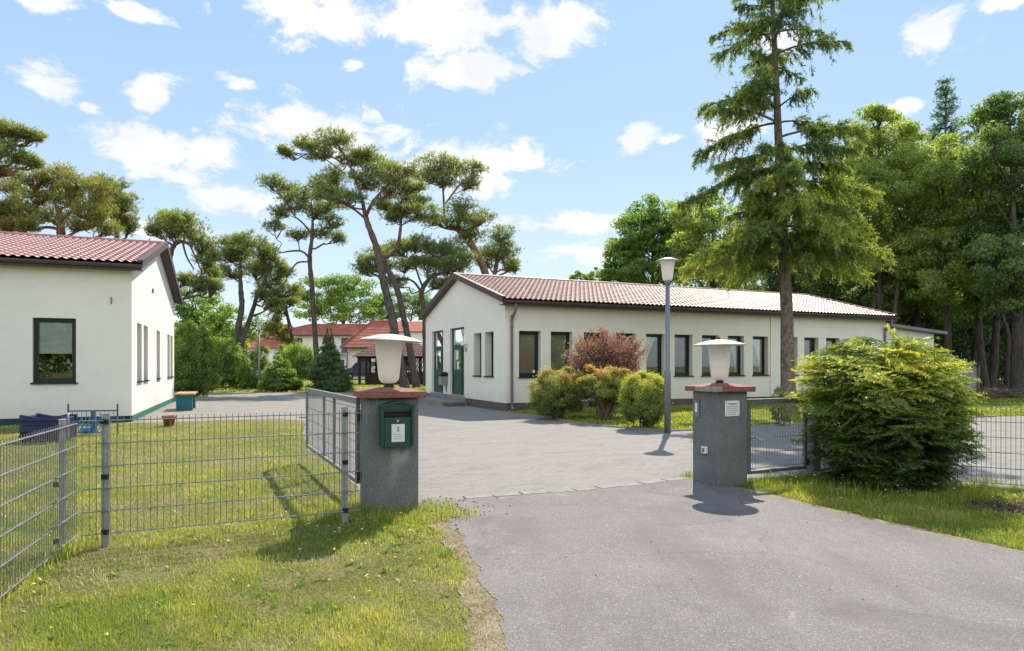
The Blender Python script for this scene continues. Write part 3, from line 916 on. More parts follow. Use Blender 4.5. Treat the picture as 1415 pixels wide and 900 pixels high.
wall(wl, fge, W1, 0.28, ZE, [], 0.2)
wl.add([fge.at(0, 0, ZE), fge.at(W1, 0, ZE), fge.at(W1 / 2, 0, ZR)], [[0, 1, 2]])
fl.box(wl, 11.76, 12.38, -0.05, -0.003, 0.283, ZE - 0.02)   # shallow pilaster
wl.build('wall', MT['render'], hb)
pl = MB()
pl.prism([fl.at(0.02, 0.02, -0.1), fl.at(L1 - 0.02, 0.02, -0.1), fl.at(L1 - 0.02, W1 - 0.02, -0.1), fl.at(0.02, W1 - 0.02, -0.1)], [0, 0, 0.378])
pl.build('plinth', MT['plinth'], hb)
rm = MB()
fl.box(rm, 0.35, L1 - 0.3, 3.3, 3.36, 0.3, ZE - 0.1)
fg.box(rm, 3.4, W1 - 0.3, 2.8, 2.86, 0.3, ZE - 0.1)
rm.build('partition', MT['inner'], hb)  # dark sheets added behind the openings so the rooms look unlit
gable_roof(hb, C1, U, Vv, -0.22, L1 + 0.3, W1, ZE, ZR, 0.34, MT['roof'], MT['verge'], MT['gutter'], 0.19)
downpipe(hb, fl, 0.22, ZE - 0.12, 0.04, -0.38, MT['pipe'])
downpipe(hb, fl, L1 - 0.12, ZE - 0.12, 0.04, -0.38, MT['gutter_g'])
for i, (a, b) in enumerate(wins):
    cur = {7: 1, 8: 1, 10: 1, 4: -1}.get(i)
    bl = {0: (1.28, MT['blind']), 1: (1.22, MT['blind']), 11: (1.9, MT['blind_w'])}.get(i)  # first two: painted reflection of the paving, set behind the glass
    window(hb, fl, a, b, 1.16, 2.72, 0.2, cur=cur, blind=bl)
# round sticker on the first window
stk = MB()
stk.tube([fl.at(1.17, 0.215, 1.34), fl.at(1.17, 0.225, 1.34)], 0.055, 20, True)
stk.build('sticker', MT['white'], hb)
for a, b in ((1.02, 1.84), (2.18, 2.97)):
    window(hb, fg, a, b, 1.17, 2.74, 0.26)


def entrance(a0, a1, split, leaf_right, paper):
    z0, z1, zt, zm, dp = 0.35, 3.06, 2.34, 1.32, 0.09
    f = MB()
    bars(f, fg, a0 + 0.002, a1 - 0.002, z0 + 0.002, z1 - 0.002, 0.07, dp, dp + 0.08)
    fg.box(f, a0 + 0.07, a1 - 0.07, dp, dp + 0.08, zt - 0.09, zt + 0.05)
    fg.box(f, split - 0.06, split + 0.06, dp - 0.01, dp + 0.07, z0 + 0.07, zt - 0.09)
    fg.box(f, a0 + 0.07, split - 0.06, dp + 0.01, dp + 0.06, z0 + 0.07, zm)
    fg.box(f, split + 0.06, a1 - 0.07, dp + 0.01, dp + 0.06, z0 + 0.07, zm)
    for (p, q) in ((a0 + 0.07, split - 0.06), (split + 0.06, a1 - 0.07)):
        bars(f, fg, p, q, zm, zt - 0.09, 0.06, dp + 0.005, dp + 0.065)
        bars(f, fg, p + 0.09, q - 0.09, z0 + 0.17, zm - 0.1, 0.025, dp - 0.004, dp + 0.012)
    d = f.build('door', MT['door'], hb, bevel=0.005)
    for (p, q, r, s) in ((a0 + 0.07, a1 - 0.07, zt + 0.05, z1 - 0.07), (a0 + 0.13, split - 0.12, zm + 0.06, zt - 0.15), (split + 0.12, a1 - 0.13, zm + 0.06, zt - 0.15)):
        m = MB()
        fg.box(m, p, q, dp + 0.03, dp + 0.036, r, s)
        m.build('pane', MT['glass'], d)
    if paper:
        m = MB()
        fg.box(m, split + 0.42, split + 0.70, dp + 0.026, dp + 0.029, 1.78, 2.14)
        fg.box(m, split + 0.36, split + 0.60, dp + 0.026, dp + 0.029, 1.38, 1.70)
        m.build('notice', MT['paper'], d)
        h = MB()
        h.rod(fg.at(split + 0.0, dp - 0.01, 1.42), fg.at(split + 0.0, dp - 0.07, 1.42), 0.012)
        h.rod(fg.at(split + 0.0, dp - 0.07, 1.42), fg.at(split - 0.11, dp - 0.07, 1.42), 0.011)
        fg.box(h, split - 0.022, split + 0.022, dp - 0.02, dp - 0.011, 1.28, 1.50)
        h.build('handle', MT['steel'], d)


entrance(4.03, 5.75, 4.62, True, True)
entrance(6.66, 8.25, 7.2, True, False)
ds = MB()
fg.box(ds, 3.7, 8.7, -1.05, 0.0, -0.05, 0.17)
fg.box(ds, 3.9, 8.5, -0.02, 0.25, 0.17, 0.347)
ds.build('doorstep', MT['concrete'], hb, bevel=0.012)
mt_ = MB()
fg.box(mt_, 3.25, 3.68, -0.95, -0.25, 0.004, 0.13)
mt_.build('boot_scraper', MT['plinth'], hb, bevel=0.01)
# small wall light and plate beside the door
wlm = MB()
fg.box(wlm, 3.66, 3.92, -0.14, -0.003, 2.36, 2.50)
wlm.lathe([(0.0, -0.1), (0.075, -0.1), (0.085, 0.06), (0.0, 0.08)], fg.at(3.79, -0.15, 2.42), 16)
wlm.build('wall_light', MT['white'], hb, bevel=0.01)
wp = MB()
fg.box(wp, 3.70, 3.88, -0.03, -0.003, 2.08, 2.24)
wp.build('door_plate', MT['metal'], hb)

# bin hung on the wall between the doors
wb = thing('waste_bin', 'small grey wall-mounted waste bin with dark hood between the two green doors', 'waste bin', fg.at(6.2, -0.18, 0.75))
m = MB()
fg.box(m, 6.03, 6.40, -0.30, -0.02, 0.72, 1.10)
m.build('bin_body', MT['binm'], wb, bevel=0.03)
m = MB()
pr = [(-0.33, 1.10), (-0.33, 1.16), (-0.25, 1.25), (-0.10, 1.27), (-0.004, 1.22), (-0.004, 1.10)]
m.prism([fg.at(6.00, d, z) for d, z in pr], v3(Vv) * 0.43)
m.build('hood', MT['black'], wb, bevel=0.015)
m = MB()
fg.box(m, 6.17, 6.26, -0.02, -0.003, 0.45, 1.05)
m.build('bracket', MT['metal_d'], wb)

# annex and low shed at the far right end
an = thing('annex', 'white flat-roofed annex at the far right end of the long cream building', 'building', fl.at(20.5, 0, 0))
m = MB()
sA, sB, dA = L1 + 0.02, 22.5, 0.35
m.prism([fl.at(sA, dA, 0), fl.at(sB, dA, 0), fl.at(sB, dA, 3.06), fl.at(sA, dA, 3.34)], v3(Vv) * 6.5)
m.build('wall', MT['render_l'], an)
m = MB()
m.prism([fl.at(sA, dA - 0.3, 3.345), fl.at(sB + 0.55, dA - 0.3, 3.03), fl.at(sB + 0.55, dA - 0.3, 3.16), fl.at(sA, dA - 0.3, 3.475)], v3(Vv) * 7.1)
m.build('roof', MT['gutter_g'], an)
m = MB()
fl.box(m, 19.6, 20.3, dA - 0.012, dA - 0.003, 1.9, 2.62)
m.build('window', MT['glass_dk'], an)
m = MB()
bars(m, fl, 19.55, 20.35, 1.86, 2.66, 0.06, dA - 0.03, dA - 0.013)
m.build('window_frame', MT['frame'], an)
sh = thing('shed', 'low grey shed with a dark flat roof at the edge of the wood', 'shed', P(1330, 540, 38))
fs = Fr(P(1352, 0, 38)[:2] - U * 3.2, U, Vv)
m = MB()
fs.box(m, 0, 3.2, 0, 3.0, 0, 1.62)
m.build('wall', MT['shedw'], sh)
m = MB()
fs.box(m, -0.2, 3.4, -0.25, 3.2, 1.625, 1.78)
m.build('roof', MT['darkwood'], sh, bevel=0.01)
m = MB()
m.rod(fs.at(3.1, -0.08, 0), fs.at(3.1, -0.08, 1.6), 0.06, 10)
m.build('downpipe', MT['gutter_g'], sh, True)

# ------------------------------------------------------------------ building on the left
T2 = math.atan(364.5 / F)
U2, V2 = A([math.cos(T2), math.sin(T2)]), A([-math.sin(T2), math.cos(T2)])
C2 = A([-10.43, 18.1])
W2 = 11.15
E2, R2 = 4.28, 5.72
lb = thing('corner_building', 'white building with wine-red tiled roof and a single green-framed window facing the lawn', 'building', v3(C2))
ff = Fr(C2 - U2 * 12, U2, V2)
fr_ = Fr(C2, V2, -U2)
m = MB()
wall(m, ff, 12.0, 0.17, E2 + 0.02, [(12 - 2.27, 12 - 1.30, 1.10, 2.80)], 0.09)
lw_ = [(0.94, 1.84), (2.24, 3.14), (5.30, 6.25), (8.62, 9.46), (9.72, 10.56)]
wall(m, fr_, W2, 0.17, E2, [(a, b, 1.09, 2.78) for a, b in lw_], 0.24)
m.add([fr_.at(0, 0, E2), fr_.at(W2, 0, E2), fr_.at(W2 / 2, 0, R2 + 0.02)], [[0, 1, 2]])
wall(m, Fr(C2 - U2 * 12 + V2 * W2, U2, -V2), 12.0, 0.17, E2, [], 0.1)
wall(m, Fr(C2 - U2 * 12, V2, U2), W2, 0.17, R2, [], 0.1)
m.build('wall', MT['render_l'], lb)
m = MB()
m.prism([ff.at(0, -0.012, -0.1), ff.at(11.99, -0.012, -0.1), ff.at(11.99, 0.2, -0.1), ff.at(0, 0.2, -0.1)], [0, 0, 0.268])
m.build('plinth', MT['plinth_t'], lb)
m = MB()
m.prism([fr_.at(-0.012, -0.014, -0.1), fr_.at(W2, -0.014, -0.1), fr_.at(W2, 0.2, -0.1), fr_.at(-0.012, 0.2, -0.1)], [0, 0, 0.27])
o = m.build('plinth', MT['plinth_g'], lb)
o['label'] = 'bright green plinth along the gable'
window(lb, ff, 12 - 2.27, 12 - 1.30, 1.10, 2.80, 0.09, blind=(1.86, MT['blind_w']))
for a, b in lw_:
    window(lb, fr_, a, b, 1.09, 2.78, 0.24)
m = MB()
ff.box(m, 0.4, 11.6, 2.6, 2.66, 0.2, 4.1)
fr_.box(m, 0.4, 10.8, 2.5, 2.56, 0.2, 4.1)
m.build('partition', MT['inner'], lb)  # dark sheets added indoors to keep the panes dark
gable_roof(lb, C2, U2, V2, -12.3, 0.28, W2, E2, R2, 0.30, MT['roof_l'], MT['verge_g'], MT['gutter'], 0.21, vb_ends=(1,))
m = MB()
ff.box(m, 12 - 0.50, 12 - 0.47, -0.03, -0.003, 3.22, 3.40)
m.build('cable_clip', MT['gutter_g'], lb)
m = MB()
fr_.box(m, 4.10, 4.18, -0.05, -0.003, 3.95, 4.10)
m.build('cable_clip', MT['gutter_g'], lb)


# ------------------------------------------------------------------ gate pillars with lamps
def pillar(label, corner, th, wd):
    u = A([math.cos(th), math.sin(th)])
    v = A([-math.sin(th), math.cos(th)])
    fr = Fr(corner, u, v)
    root = thing('gate_pillar', label, 'gate pillar', v3(corner + u * wd / 2 + v * wd / 2))
    m = MB()
    fr.box(m, 0, wd, 0, wd, -0.1, 1.205)
    m.build('pillar_shaft', MT['pillar'], root, bevel=0.012)
    m = MB()
    o = 0.075
    fr.box(m, -o, wd + o, -o, wd + o, 1.207, 1.275)
    c = [fr.at(-o, -o, 1.273), fr.at(wd + o, -o, 1.273), fr.at(wd + o, wd + o, 1.273), fr.at(-o, wd + o, 1.273)]
    k = wd / 2
    t = [fr.at(k + a * 0.1, k + b * 0.1, 1.315) for a, b in ((-1, -1), (1, -1), (1, 1), (-1, 1))]
    m.add(c + t, [[0, 1, 5, 4], [1, 2, 6, 5], [2, 3, 7, 6], [3, 0, 4, 7], [4, 5, 6, 7]])
    cap = m.build('capstone', MT['cap'], root, bevel=0.012)
    return root, fr, cap


def pillar_lamp(label, base, tilt):
    """frosted tapered lamp under a wide flat metal hat"""
    root = thing('pillar_lamp', label, 'lamp', base)
    b = A(base)
    R = np.array(Matrix.Rotation(tilt, 3, 'Y'))
    m = MB()
    m.lathe([(0.0, -0.01), (0.055, -0.01), (0.055, 0.015), (0.04, 0.03), (0.04, 0.06), (0.0, 0.06)], b, 24)
    m.build('lamp_socket', MT['socket'], root, True)
    m = MB()
    m.lathe([(0.03, 0.035), (0.075, 0.045), (0.104, 0.075), (0.112, 0.11), (0.152, 0.495)], b, 40)
    m.build('lamp_shade', MT['frost'], root, True)
    m = MB()
    prof = [(0.0, 0.575)] + [(r, 0.575 - 0.07 * (r / 0.34) ** 1.8) for r in np.linspace(0.03, 0.335, 12)] + [(0.342, 0.500), (0.338, 0.494)] + [(r, 0.565 - 0.07 * (r / 0.34) ** 1.8) for r in np.linspace(0.33, 0.02, 10)]
    m.lathe(prof, b, 48, R)
    hat = m.build('lamp_hat', MT['hat'], root, True)
    m = MB()
    m.lathe([(0.0, 0.61), (0.012, 0.605), (0.018, 0.59), (0.012, 0.573), (0.0, 0.57)], b, 12, R)
    m.build('finial', MT['socket'], hat, True)
    return root


cL = A([-1.50, 6.83])
pL, frL, capL = pillar('grey roughcast gate pillar carrying the green mailbox', cL, rad(20), 0.54)
cR = A([2.63, 8.41])
pR, frR, capR = pillar('grey roughcast gate pillar with a white notice and chipped capstone corner', cR, rad(25), 0.49)
m = MB()
frR.box(m, -0.079, -0.04, -0.079, 0.36, 1.209, 1.277)
frR.box(m, -0.078, 0.0, -0.079, -0.05, 1.211, 1.276)
m.build('mortar_patch', MT['mortar'], capR, bevel=0.012)
# lime runs on the shaft edge
pillar_lamp('frosted pillar lamp with a slightly tilted wide hat above the green mailbox', frL.at(0.27, 0.27, 1.316), rad(2.5))
pillar_lamp('stained frosted pillar lamp on the pillar with the white notice', frR.at(0.245, 0.245, 1.316), rad(-0.5))


def font(text, size, fr, a, z, d, mat, parent, align='CENTER', name='lettering'):
    cu = bpy.data.curves.new(name, 'FONT')
    cu.body = text
    cu.size = size
    cu.align_x = align
    cu.extrude = 0.0006
    cu.offset = size * 0.012
    o = bpy.data.objects.new(name, cu)
    COL.objects.link(o)
    cu.materials.append(mat)
    bpy.context.view_layer.update()
    me = bpy.data.meshes.new_from_object(o.evaluated_get(bpy.context.evaluated_depsgraph_get()))
    bpy.data.objects.remove(o)
    o = bpy.data.objects.new(name, me)
    COL.objects.link(o)
    p = fr.at(a, d, z)
    ang = math.atan2(fr.u[1], fr.u[0])
    MW = Matrix.Translation(Vector(p)) @ Matrix.Rotation(ang, 4, 'Z') @ Matrix.Rotation(rad(90), 4, 'X')
    o.matrix_basis = MW
    if parent is not None:
        o.parent = parent
        o.matrix_parent_inverse = Matrix.Translation(parent.location).inverted() if parent.type == 'EMPTY' else Matrix()
    return o


def text_lines(fr, rows, a0, a1, d, h, seed):
    """small print too fine to read: broken dark dashes"""
    r = random.Random(seed)
    m = MB()
    for z in rows:
        x = a0 + r.uniform(0, 0.006)
        end = a1 - r.uniform(0, 0.02)
        while x < end:
            wlen = r.uniform(0.006, 0.022)
            fr.box(m, x, min(x + wlen, end), d - 0.0008, d, z - h / 2, z + h / 2)
            x += wlen + 0.0035
    return m


# mailbox on the left pillar
mbx = thing('mailbox', 'dark green wall mailbox with curved lid and white number paper on the pillar', 'mailbox', frL.at(0.31, -0.07, 0.75))
a0, a1, z0, z1, dp = 0.125, 0.465, 0.705, 1.13, -0.125
m = MB()
frL.box(m, a0 + 0.03, a1 - 0.03, dp, -0.003, z0, z0 + 0.305)
m.build('mailbox_body', MT['mailbox'], mbx, bevel=0.006)
m = MB()
frL.box(m, a0, a0 + 0.028, dp - 0.012, -0.003, z0 + 0.01, z1)
frL.box(m, a1 - 0.028, a1, dp - 0.012, -0.003, z0 + 0.01, z1)
frL.box(m, a0 + 0.029, a1 - 0.029, dp + 0.02, dp + 0.03, z0 + 0.365, z1)
m.build('side_rail', MT['mailbox'], mbx, bevel=0.008)
m = MB()
frL.box(m, a0 + 0.029, a1 - 0.029, dp + 0.05, -0.004, z0 + 0.307, z1 - 0.005)
m.build('letter_slot', MT['mailbox_d'], mbx)
m = MB()
aa = np.linspace(0, 1, 15)
ctr = z1 + 0.003 + 0.045 * np.sin(aa * np.pi) ** 1.0
top = [(a0 - 0.008 + (a1 - a0 + 0.016) * q, z) for q, z in zip(aa, ctr)]
poly = [frL.at(p, dp - 0.03, z) for p, z in top] + [frL.at(p, dp - 0.03, z - 0.014) for p, z in top[::-1]]
n = len(top)
ext = np.r_[frL.n * (-dp + 0.027), 0]
V = A(poly)
NV = len(V)
m.add(np.concatenate([V, V + ext]), [[i, i + 1, NV + i + 1, NV + i] for i in range(NV - 1)] + [[i, i + 1, NV - 2 - i, NV - 1 - i] for i in range(n - 1)])
m.build('lid', MT['mailbox'], mbx, True)
m = MB()
back = [frL.at(p, dp - 0.004, z - 0.014) for p, z in top] + [frL.at(a1, dp - 0.004, z1 - 0.03), frL.at(a0, dp - 0.004, z1 - 0.03)]
m.prism(back[::-1], np.r_[frL.n * 0.03, 0])
m.build('lid_front', MT['mailbox'], mbx)
m = MB()
m.tube([frL.at(0.295, dp - 0.012, z0 + 0.272), frL.at(0.295, dp, z0 + 0.272)], 0.014, 16, True)
m.build('lock', MT['steel'], mbx, True)
m = MB()
frL.box(m, 0.232, 0.367, dp - 0.0025, dp - 0.0004, z0 + 0.055, z0 + 0.238)
pp = m.build('number_paper', MT['paper'], mbx)
font('2', 0.062, frL, 0.299, z0 + 0.165, dp - 0.0035, MT['ink'], pp)
text_lines(frL, [z0 + 0.132, z0 + 0.110, z0 + 0.088], 0.25, 0.355, dp - 0.0027, 0.006, 3).build('small_print', MT['ink_l'], pp)

# notice on the right pillar
nt_ = thing('notice_sign', 'square white notice with lines of black print screwed to the pillar', 'sign', frR.at(0.22, -0.01, 0.9))
m = MB()
frR.box(m, 0.105, 0.345, -0.008, -0.003, 0.895, 1.095)
npl = m.build('sign_plate', MT['white'], nt_)
font('Privatgelände', 0.030, frR, 0.225, 1.045, -0.009, MT['ink'], npl)
text_lines(frR, [1.018, 0.993, 0.967, 0.941], 0.128, 0.325, -0.0082, 0.009, 5).build('small_print', MT['ink_l'], npl)
text_lines(frR, [0.918], 0.15, 0.30, -0.0082, 0.009, 8).build('small_print', MT['ink_l'], npl)
for a, z in ((0.122, 1.078), (0.328, 1.078), (0.122, 0.912), (0.328, 0.912)):
    m = MB()
    m.tube([frR.at(a, -0.011, z), frR.at(a, -0.008, z)], 0.006, 10, True)
    m.build('screw', MT['metal_d'], npl)
# intercom plate and socket box on the pillar's driveway side
fs2 = Fr(cR + frR.n * 0.49, -frR.n, frR.u)
ic = thing('doorbell_panel', 'flat grey doorbell panel high on the right gate pillar', 'doorbell', fs2.at(0.1, -0.01, 0.95))
m = MB()
fs2.box(m, 0.045, 0.145, -0.02, -0.003, 0.86, 1.085)
m.build('panel_plate', MT['metal_d'], ic, bevel=0.006)
m = MB()
fs2.box(m, 0.078, 0.118, -0.026, -0.0205, 0.93, 1.05)
m.build('bell_button', MT['white'], ic, bevel=0.003)
sk = thing('socket_box', 'small white weatherproof switch box low on the right gate pillar', 'switch box', fs2.at(0.27, -0.03, 0.4))
m = MB()
fs2.box(m, 0.215, 0.305, -0.045, -0.003, 0.40, 0.49)
m.build('box_body', MT['white'], sk, bevel=0.008)
m = MB()
fs2.box(m, 0.235, 0.285, -0.052, -0.0455, 0.42, 0.47)
m.build('switch', MT['metal_d'], sk, bevel=0.004)


# ------------------------------------------------------------------ wire mesh fences and gates
def mesh_panel(mb, a, b, z0, z1, nh=6, pitch=0.05, rw=0.0033, rh=0.0048, top=0.03):
    a, b = A(a, float), A(b, float)
    L = np.linalg.norm(b - a)
    d = (b - a) / L
    nrm = A([-d[1], d[0]])
    n = int(L / pitch)
    for k in range(n + 1):
        p = a + d * k * L / n
        mb.tube([v3(p, z0 - 0.01), v3(p, z1 + top)], rw, 5)
    for z in np.linspace(z0, z1, nh):
        for s in (-1, 1):
            q = nrm * s * (rw + rh)
            mb.tube([v3(a + q, z), v3(b + q, z)], rh, 5)


def post(mb, p, th, z1, wx=0.06, wy=0.04):
    u, v = A([math.cos(th), math.sin(th), 0]), A([-math.sin(th), math.cos(th), 0])
    mb.box(v3(p, z1 / 2 - 0.1), u * wx / 2, v * wy / 2, [0, 0, z1 / 2 + 0.1])
    mb.box(v3(p, z1 + 0.004), u * (wx / 2 + 0.004), v * (wy / 2 + 0.004), [0, 0, 0.006])


def fence(label, pts, posts, z0, z1, th_post, zp):
    root = thing('mesh_fence', label, 'fence', v3(A(pts[0])))
    for a, b in zip(pts[:-1], pts[1:]):
        m = MB()
        mesh_panel(m, a, b, z0, z1)
        m.build('wire_panel', MT['wire'], root, True)
    for p, th in posts:
        m = MB()
        post(m, p, th, zp)
        po = m.build('fence_post', MT['metal'], root, bevel=0.004)
        d = A([math.sin(th), -math.cos(th)])
        for z in np.linspace(z0 + 0.01, z1 - 0.01, 3):
            c = MB()
            c.box(v3(A(p) + d * 0.034, z), [0.024, 0, 0], [0, 0.017, 0], [0, 0, 0.02])
            c.build('clamp', MT['black'], po)
    return root


fd = A([1.84, 0.85]) / np.linalg.norm([1.84, 0.85])
fpost = A([-3.48, 5.65])
fth = math.atan2(fd[1], fd[0])
fence('galvanised wire mesh fence running across the lawn to the mailbox pillar', [fpost - fd * 0.17 + A([0.02, -0.03]), fpost + fd * 2.16 + A([0.02, -0.03])],
      [(fpost, fth), (fpost + fd * 2.02, fth)], 0.12, 1.08, fth, 1.13)
gd = A([0.42, -1.22]) / np.linalg.norm([0.42, -1.22])
gpost = A([-3.76, 5.52])
gth = math.atan2(gd[1], gd[0])
fence('galvanised wire mesh fence running from the corner towards the viewer', [gpost - gd * 0.24 + A([0.03, 0.02]), gpost + gd * 2.5 + A([0.03, 0.02])],
      [(gpost, gth), (gpost + gd * 2.4, gth)], 0.07, 1.04, gth, 1.09)
rp0, rp1 = A([4.42, 9.33]), A([8.8, 6.75])
rd_ = (rp1 - rp0) / np.linalg.norm(rp1 - rp0)
rth = math.atan2(rd_[1], rd_[0])
fence('galvanised wire mesh fence on the right behind the yew bush', [rp0, rp1], [(rp0 + rd_ * 0.9, rth), (rp0 + rd_ * 3.9, rth)], 0.06, 1.03, rth, 1.06)


def gate(label, a, b, z0, z1, mid, wire_pitch, hinge_end, fw=0.05):
    """tubular frame with wire mesh infill"""
    a, b = A(a, float), A(b, float)
    L = np.linalg.norm(b - a)
    d = (b - a) / L
    nv = A([-d[1], d[0]])
    root = thing('gate_leaf', label, 'gate', v3(a))
    fr = Fr(a, d, nv)
    m = MB()
    fr.box(m, 0, fw, -fw / 2, fw / 2, z0, z1 - fw * 1.6)
    fr.box(m, L - fw, L, -fw / 2, fw / 2, z0, z1 - fw * 1.6)
    fr.box(m, 0, L, -fw / 2 - 0.004, fw / 2 + 0.004, z1 - fw * 1.6, z1)
    fr.box(m, fw, L - fw, -fw / 2, fw / 2, z0, z0 + fw)
    for q in mid:
        fr.box(m, q - fw * 0.4, q + fw * 0.4, -fw * 0.4, fw * 0.4, z0 + fw, z1 - fw * 1.6)
    m.build('gate_frame', MT['metal_d'], root, bevel=0.004)
    w_ = MB()
    mesh_panel(w_, fr.at(fw, 0, 0)[:2], fr.at(L - fw, 0, 0)[:2], z0 + fw + 0.03, z1 - fw * 1.6 - 0.05, 5, wire_pitch, 0.0025, 0.0032, 0.05)
    w_.build('wire_infill', MT['wire'], root, True)
    for z in (z0 + 0.1, z1 - 0.2):
        h = MB()
        p = fr.at(L + 0.03, 0, z)
        h.tube([p - A([0, 0, 0.05]), p + A([0, 0, 0.05])], 0.022, 10, True)
        h.box(p, np.r_[d * 0.05, 0], np.r_[nv * 0.01, 0], [0, 0, 0.02])
        h.build('hinge', MT['black'], root)
    k = MB()
    k.rod(fr.at(0.02, -fw * 0.6, (z0 + z1) / 2), fr.at(0.02, -fw * 0.6 - 0.10, (z0 + z1) / 2), 0.01)
    k.rod(fr.at(0.02, -fw * 0.6 - 0.08, (z0 + z1) / 2), fr.at(-0.10, -fw * 0.6 - 0.08, (z0 + z1) / 2), 0.01)
    k.build('latch', MT['metal_d'], root)
    return root


gate('long galvanised gate leaf standing open beside the mailbox pillar', (-3.30, 10.62), (-1.70, 7.30), 0.24, 1.19, [1.55, 2.3], 0.06, 1, 0.043)
gate('narrow galvanised side gate closed between the right pillar and the yew bush', (3.13, 8.78), (4.12, 9.25), 0.10, 1.10, [], 0.05, 1, 0.045)
gp = thing('gate_post', 'square grey steel gate post half hidden in the yew bush', 'post', (4.25, 9.30, 0))
m = MB()
post(m, (4.25, 9.31), rad(25), 1.12, 0.14, 0.14)
m.build('post_tube', MT['metal_d'], gp, bevel=0.006)
m = MB()
m.box([4.27, 9.32, 0.02], [0.16, 0, 0], [0, 0.16, 0], [0, 0, 0.05])
m.build('post_footing', MT['concrete'], gp, bevel=0.02)


# ------------------------------------------------------------------ street lamps in the yard
def street_lamp(label, p, h):
    root = thing('street_lamp', label, 'street lamp', v3(A(p)), 'post lamps in the yard')
    b = v3(A(p))
    m = MB()
    m.lathe([(0.0, -0.1), (0.075, -0.1), (0.075, 1.35), (0.068, 1.40), (0.052, 1.46), (0.050, h - 0.62), (0.0, h - 0.62)], b, 20)
    m.build('lamp_post', MT['metal_d'], root, True)
    m = MB()
    m.lathe([(0.0, h - 0.63), (0.06, h - 0.63), (0.06, h - 0.58), (0.085, h - 0.52), (0.0, h - 0.5)], b, 20)
    m.build('lamp_collar', MT['gutter_g'], root, True)
    m = MB()
    m.lathe([(0.05, h - 0.555), (0.105, h - 0.52), (0.115, h - 0.48), (0.165, h - 0.085)], b, 28)
    m.build('lamp_shade', MT['frost'], root, True)
    m = MB()
    m.lathe([(0.0, h), (0.09, h - 0.012), (0.20, h - 0.045), (0.268, h - 0.08), (0.266, h - 0.088), (0.0, h - 0.08)], b, 32)
    m.build('lamp_hat', MT['hat'], root, True)
    return root


street_lamp('tall grey post lamp with frosted shade beside the round clipped shrub', G(922.5, 598.5), 4.02)
street_lamp('thin distant post lamp standing before the far hedge bushes', G(358, 540), 4.25)

# ------------------------------------------------------------------ small things
pb = G(254.5, 568)
fb = Fr(pb, U2, V2)
bn = thing('bench', 'block bench with pale wooden slat top on teal slab legs by the white gable', 'bench', v3(pb))
for d in (0.0, 1.35):
    m = MB()
    fb.box(m, -0.25, 0.25, d, d + 0.22, -0.02, 0.535)
    m.build('leg', MT['teal'], bn, bevel=0.012)
m = MB()
for k in range(4):
    fb.box(m, -0.30 + k * 0.155, -0.30 + k * 0.155 + 0.14, -0.08, 1.66, 0.54, 0.60)
m.build('seat', MT['wood'], bn, bevel=0.008)
pf = G(233.5, 589)
po = thing('flower_pot', 'round terracotta flower pot on the edge of the lawn', 'flower pot', v3(pf))
m = MB()
m.lathe([(0.0, 0.0), (0.105, 0.0), (0.15, 0.21), (0.165, 0.21), (0.165, 0.27), (0.145, 0.27), (0.135, 0.2), (0.0, 0.2)], v3(pf), 28)
m.build('pot', MT['terra'], po, True)
m = MB()
m.lathe([(0.0, 0.235), (0.08, 0.232), (0.139, 0.222)], v3(pf), 20)
m.build('pot_soil', MT['soil'], po, True)

# navy hand cart lying by the wall
pc = A([-9.42, 13.2])
fc = Fr(pc, A([math.cos(0.05), math.sin(0.05)]), A([-math.sin(0.05), math.cos(0.05)]))
ct = thing('hand_cart', 'navy blue plastic hand cart with silver bar on the lawn before the white wall', 'cart', v3(pc))
m = MB()
n = 13
rim = []
for k in range(n):
    x = -0.42 + 0.82 * k / (n - 1)
    z = 0.535 - 0.035 * math.sin(min(1, max(0, (x + 0.25) / 0.45)) * math.pi) + (0.02 if x < -0.33 else 0)
    rim.append((x, z))
poly = [fc.at(-0.41, 0, 0.06), fc.at(0.38, 0, 0.06)] + [fc.at(x, 0, z) for x, z in rim[::-1]]
m.prism(poly[::-1], np.r_[fc.n * 0.05, 0])
m.prism([p + np.r_[fc.n * 0.48, 0] for p in poly[::-1]], np.r_[fc.n * 0.05, 0])
fc.box(m, -0.41, -0.36, 0.05, 0.48, 0.06, 0.53)
fc.box(m, 0.33, 0.38, 0.05, 0.48, 0.06, 0.50)
fc.box(m, -0.36, 0.33, 0.05, 0.48, 0.06, 0.10)
m.build('cart_tub', MT['navy'], ct, bevel=0.014)
m = MB()
fc.box(m, -0.45, 0.42, -0.03, -0.001, 0.44, 0.475)
fc.box(m, -0.33, 0.30, -0.018, -0.001, 0.35, 0.375)
m.build('cart_rim', MT['navy'], ct, bevel=0.01)
m = MB()
m.tube(smooth([fc.at(0.47, 0.1, 0.1), fc.at(0.47, 0.1, 0.48), fc.at(0.44, 0.14, 0.57), fc.at(0.40, 0.2, 0.50)], 5), 0.022, 10, True)
m.build('cart_bar', MT['metal'], ct, True)
for sx in (-0.28, 0.26):
    m = MB()
    c = fc.at(sx, -0.06, 0.11)
    m.tube([c, c + np.r_[fc.n * 0.05, 0]], 0.11, 20, True)
    m.build('wheel', MT['rubber'], ct)

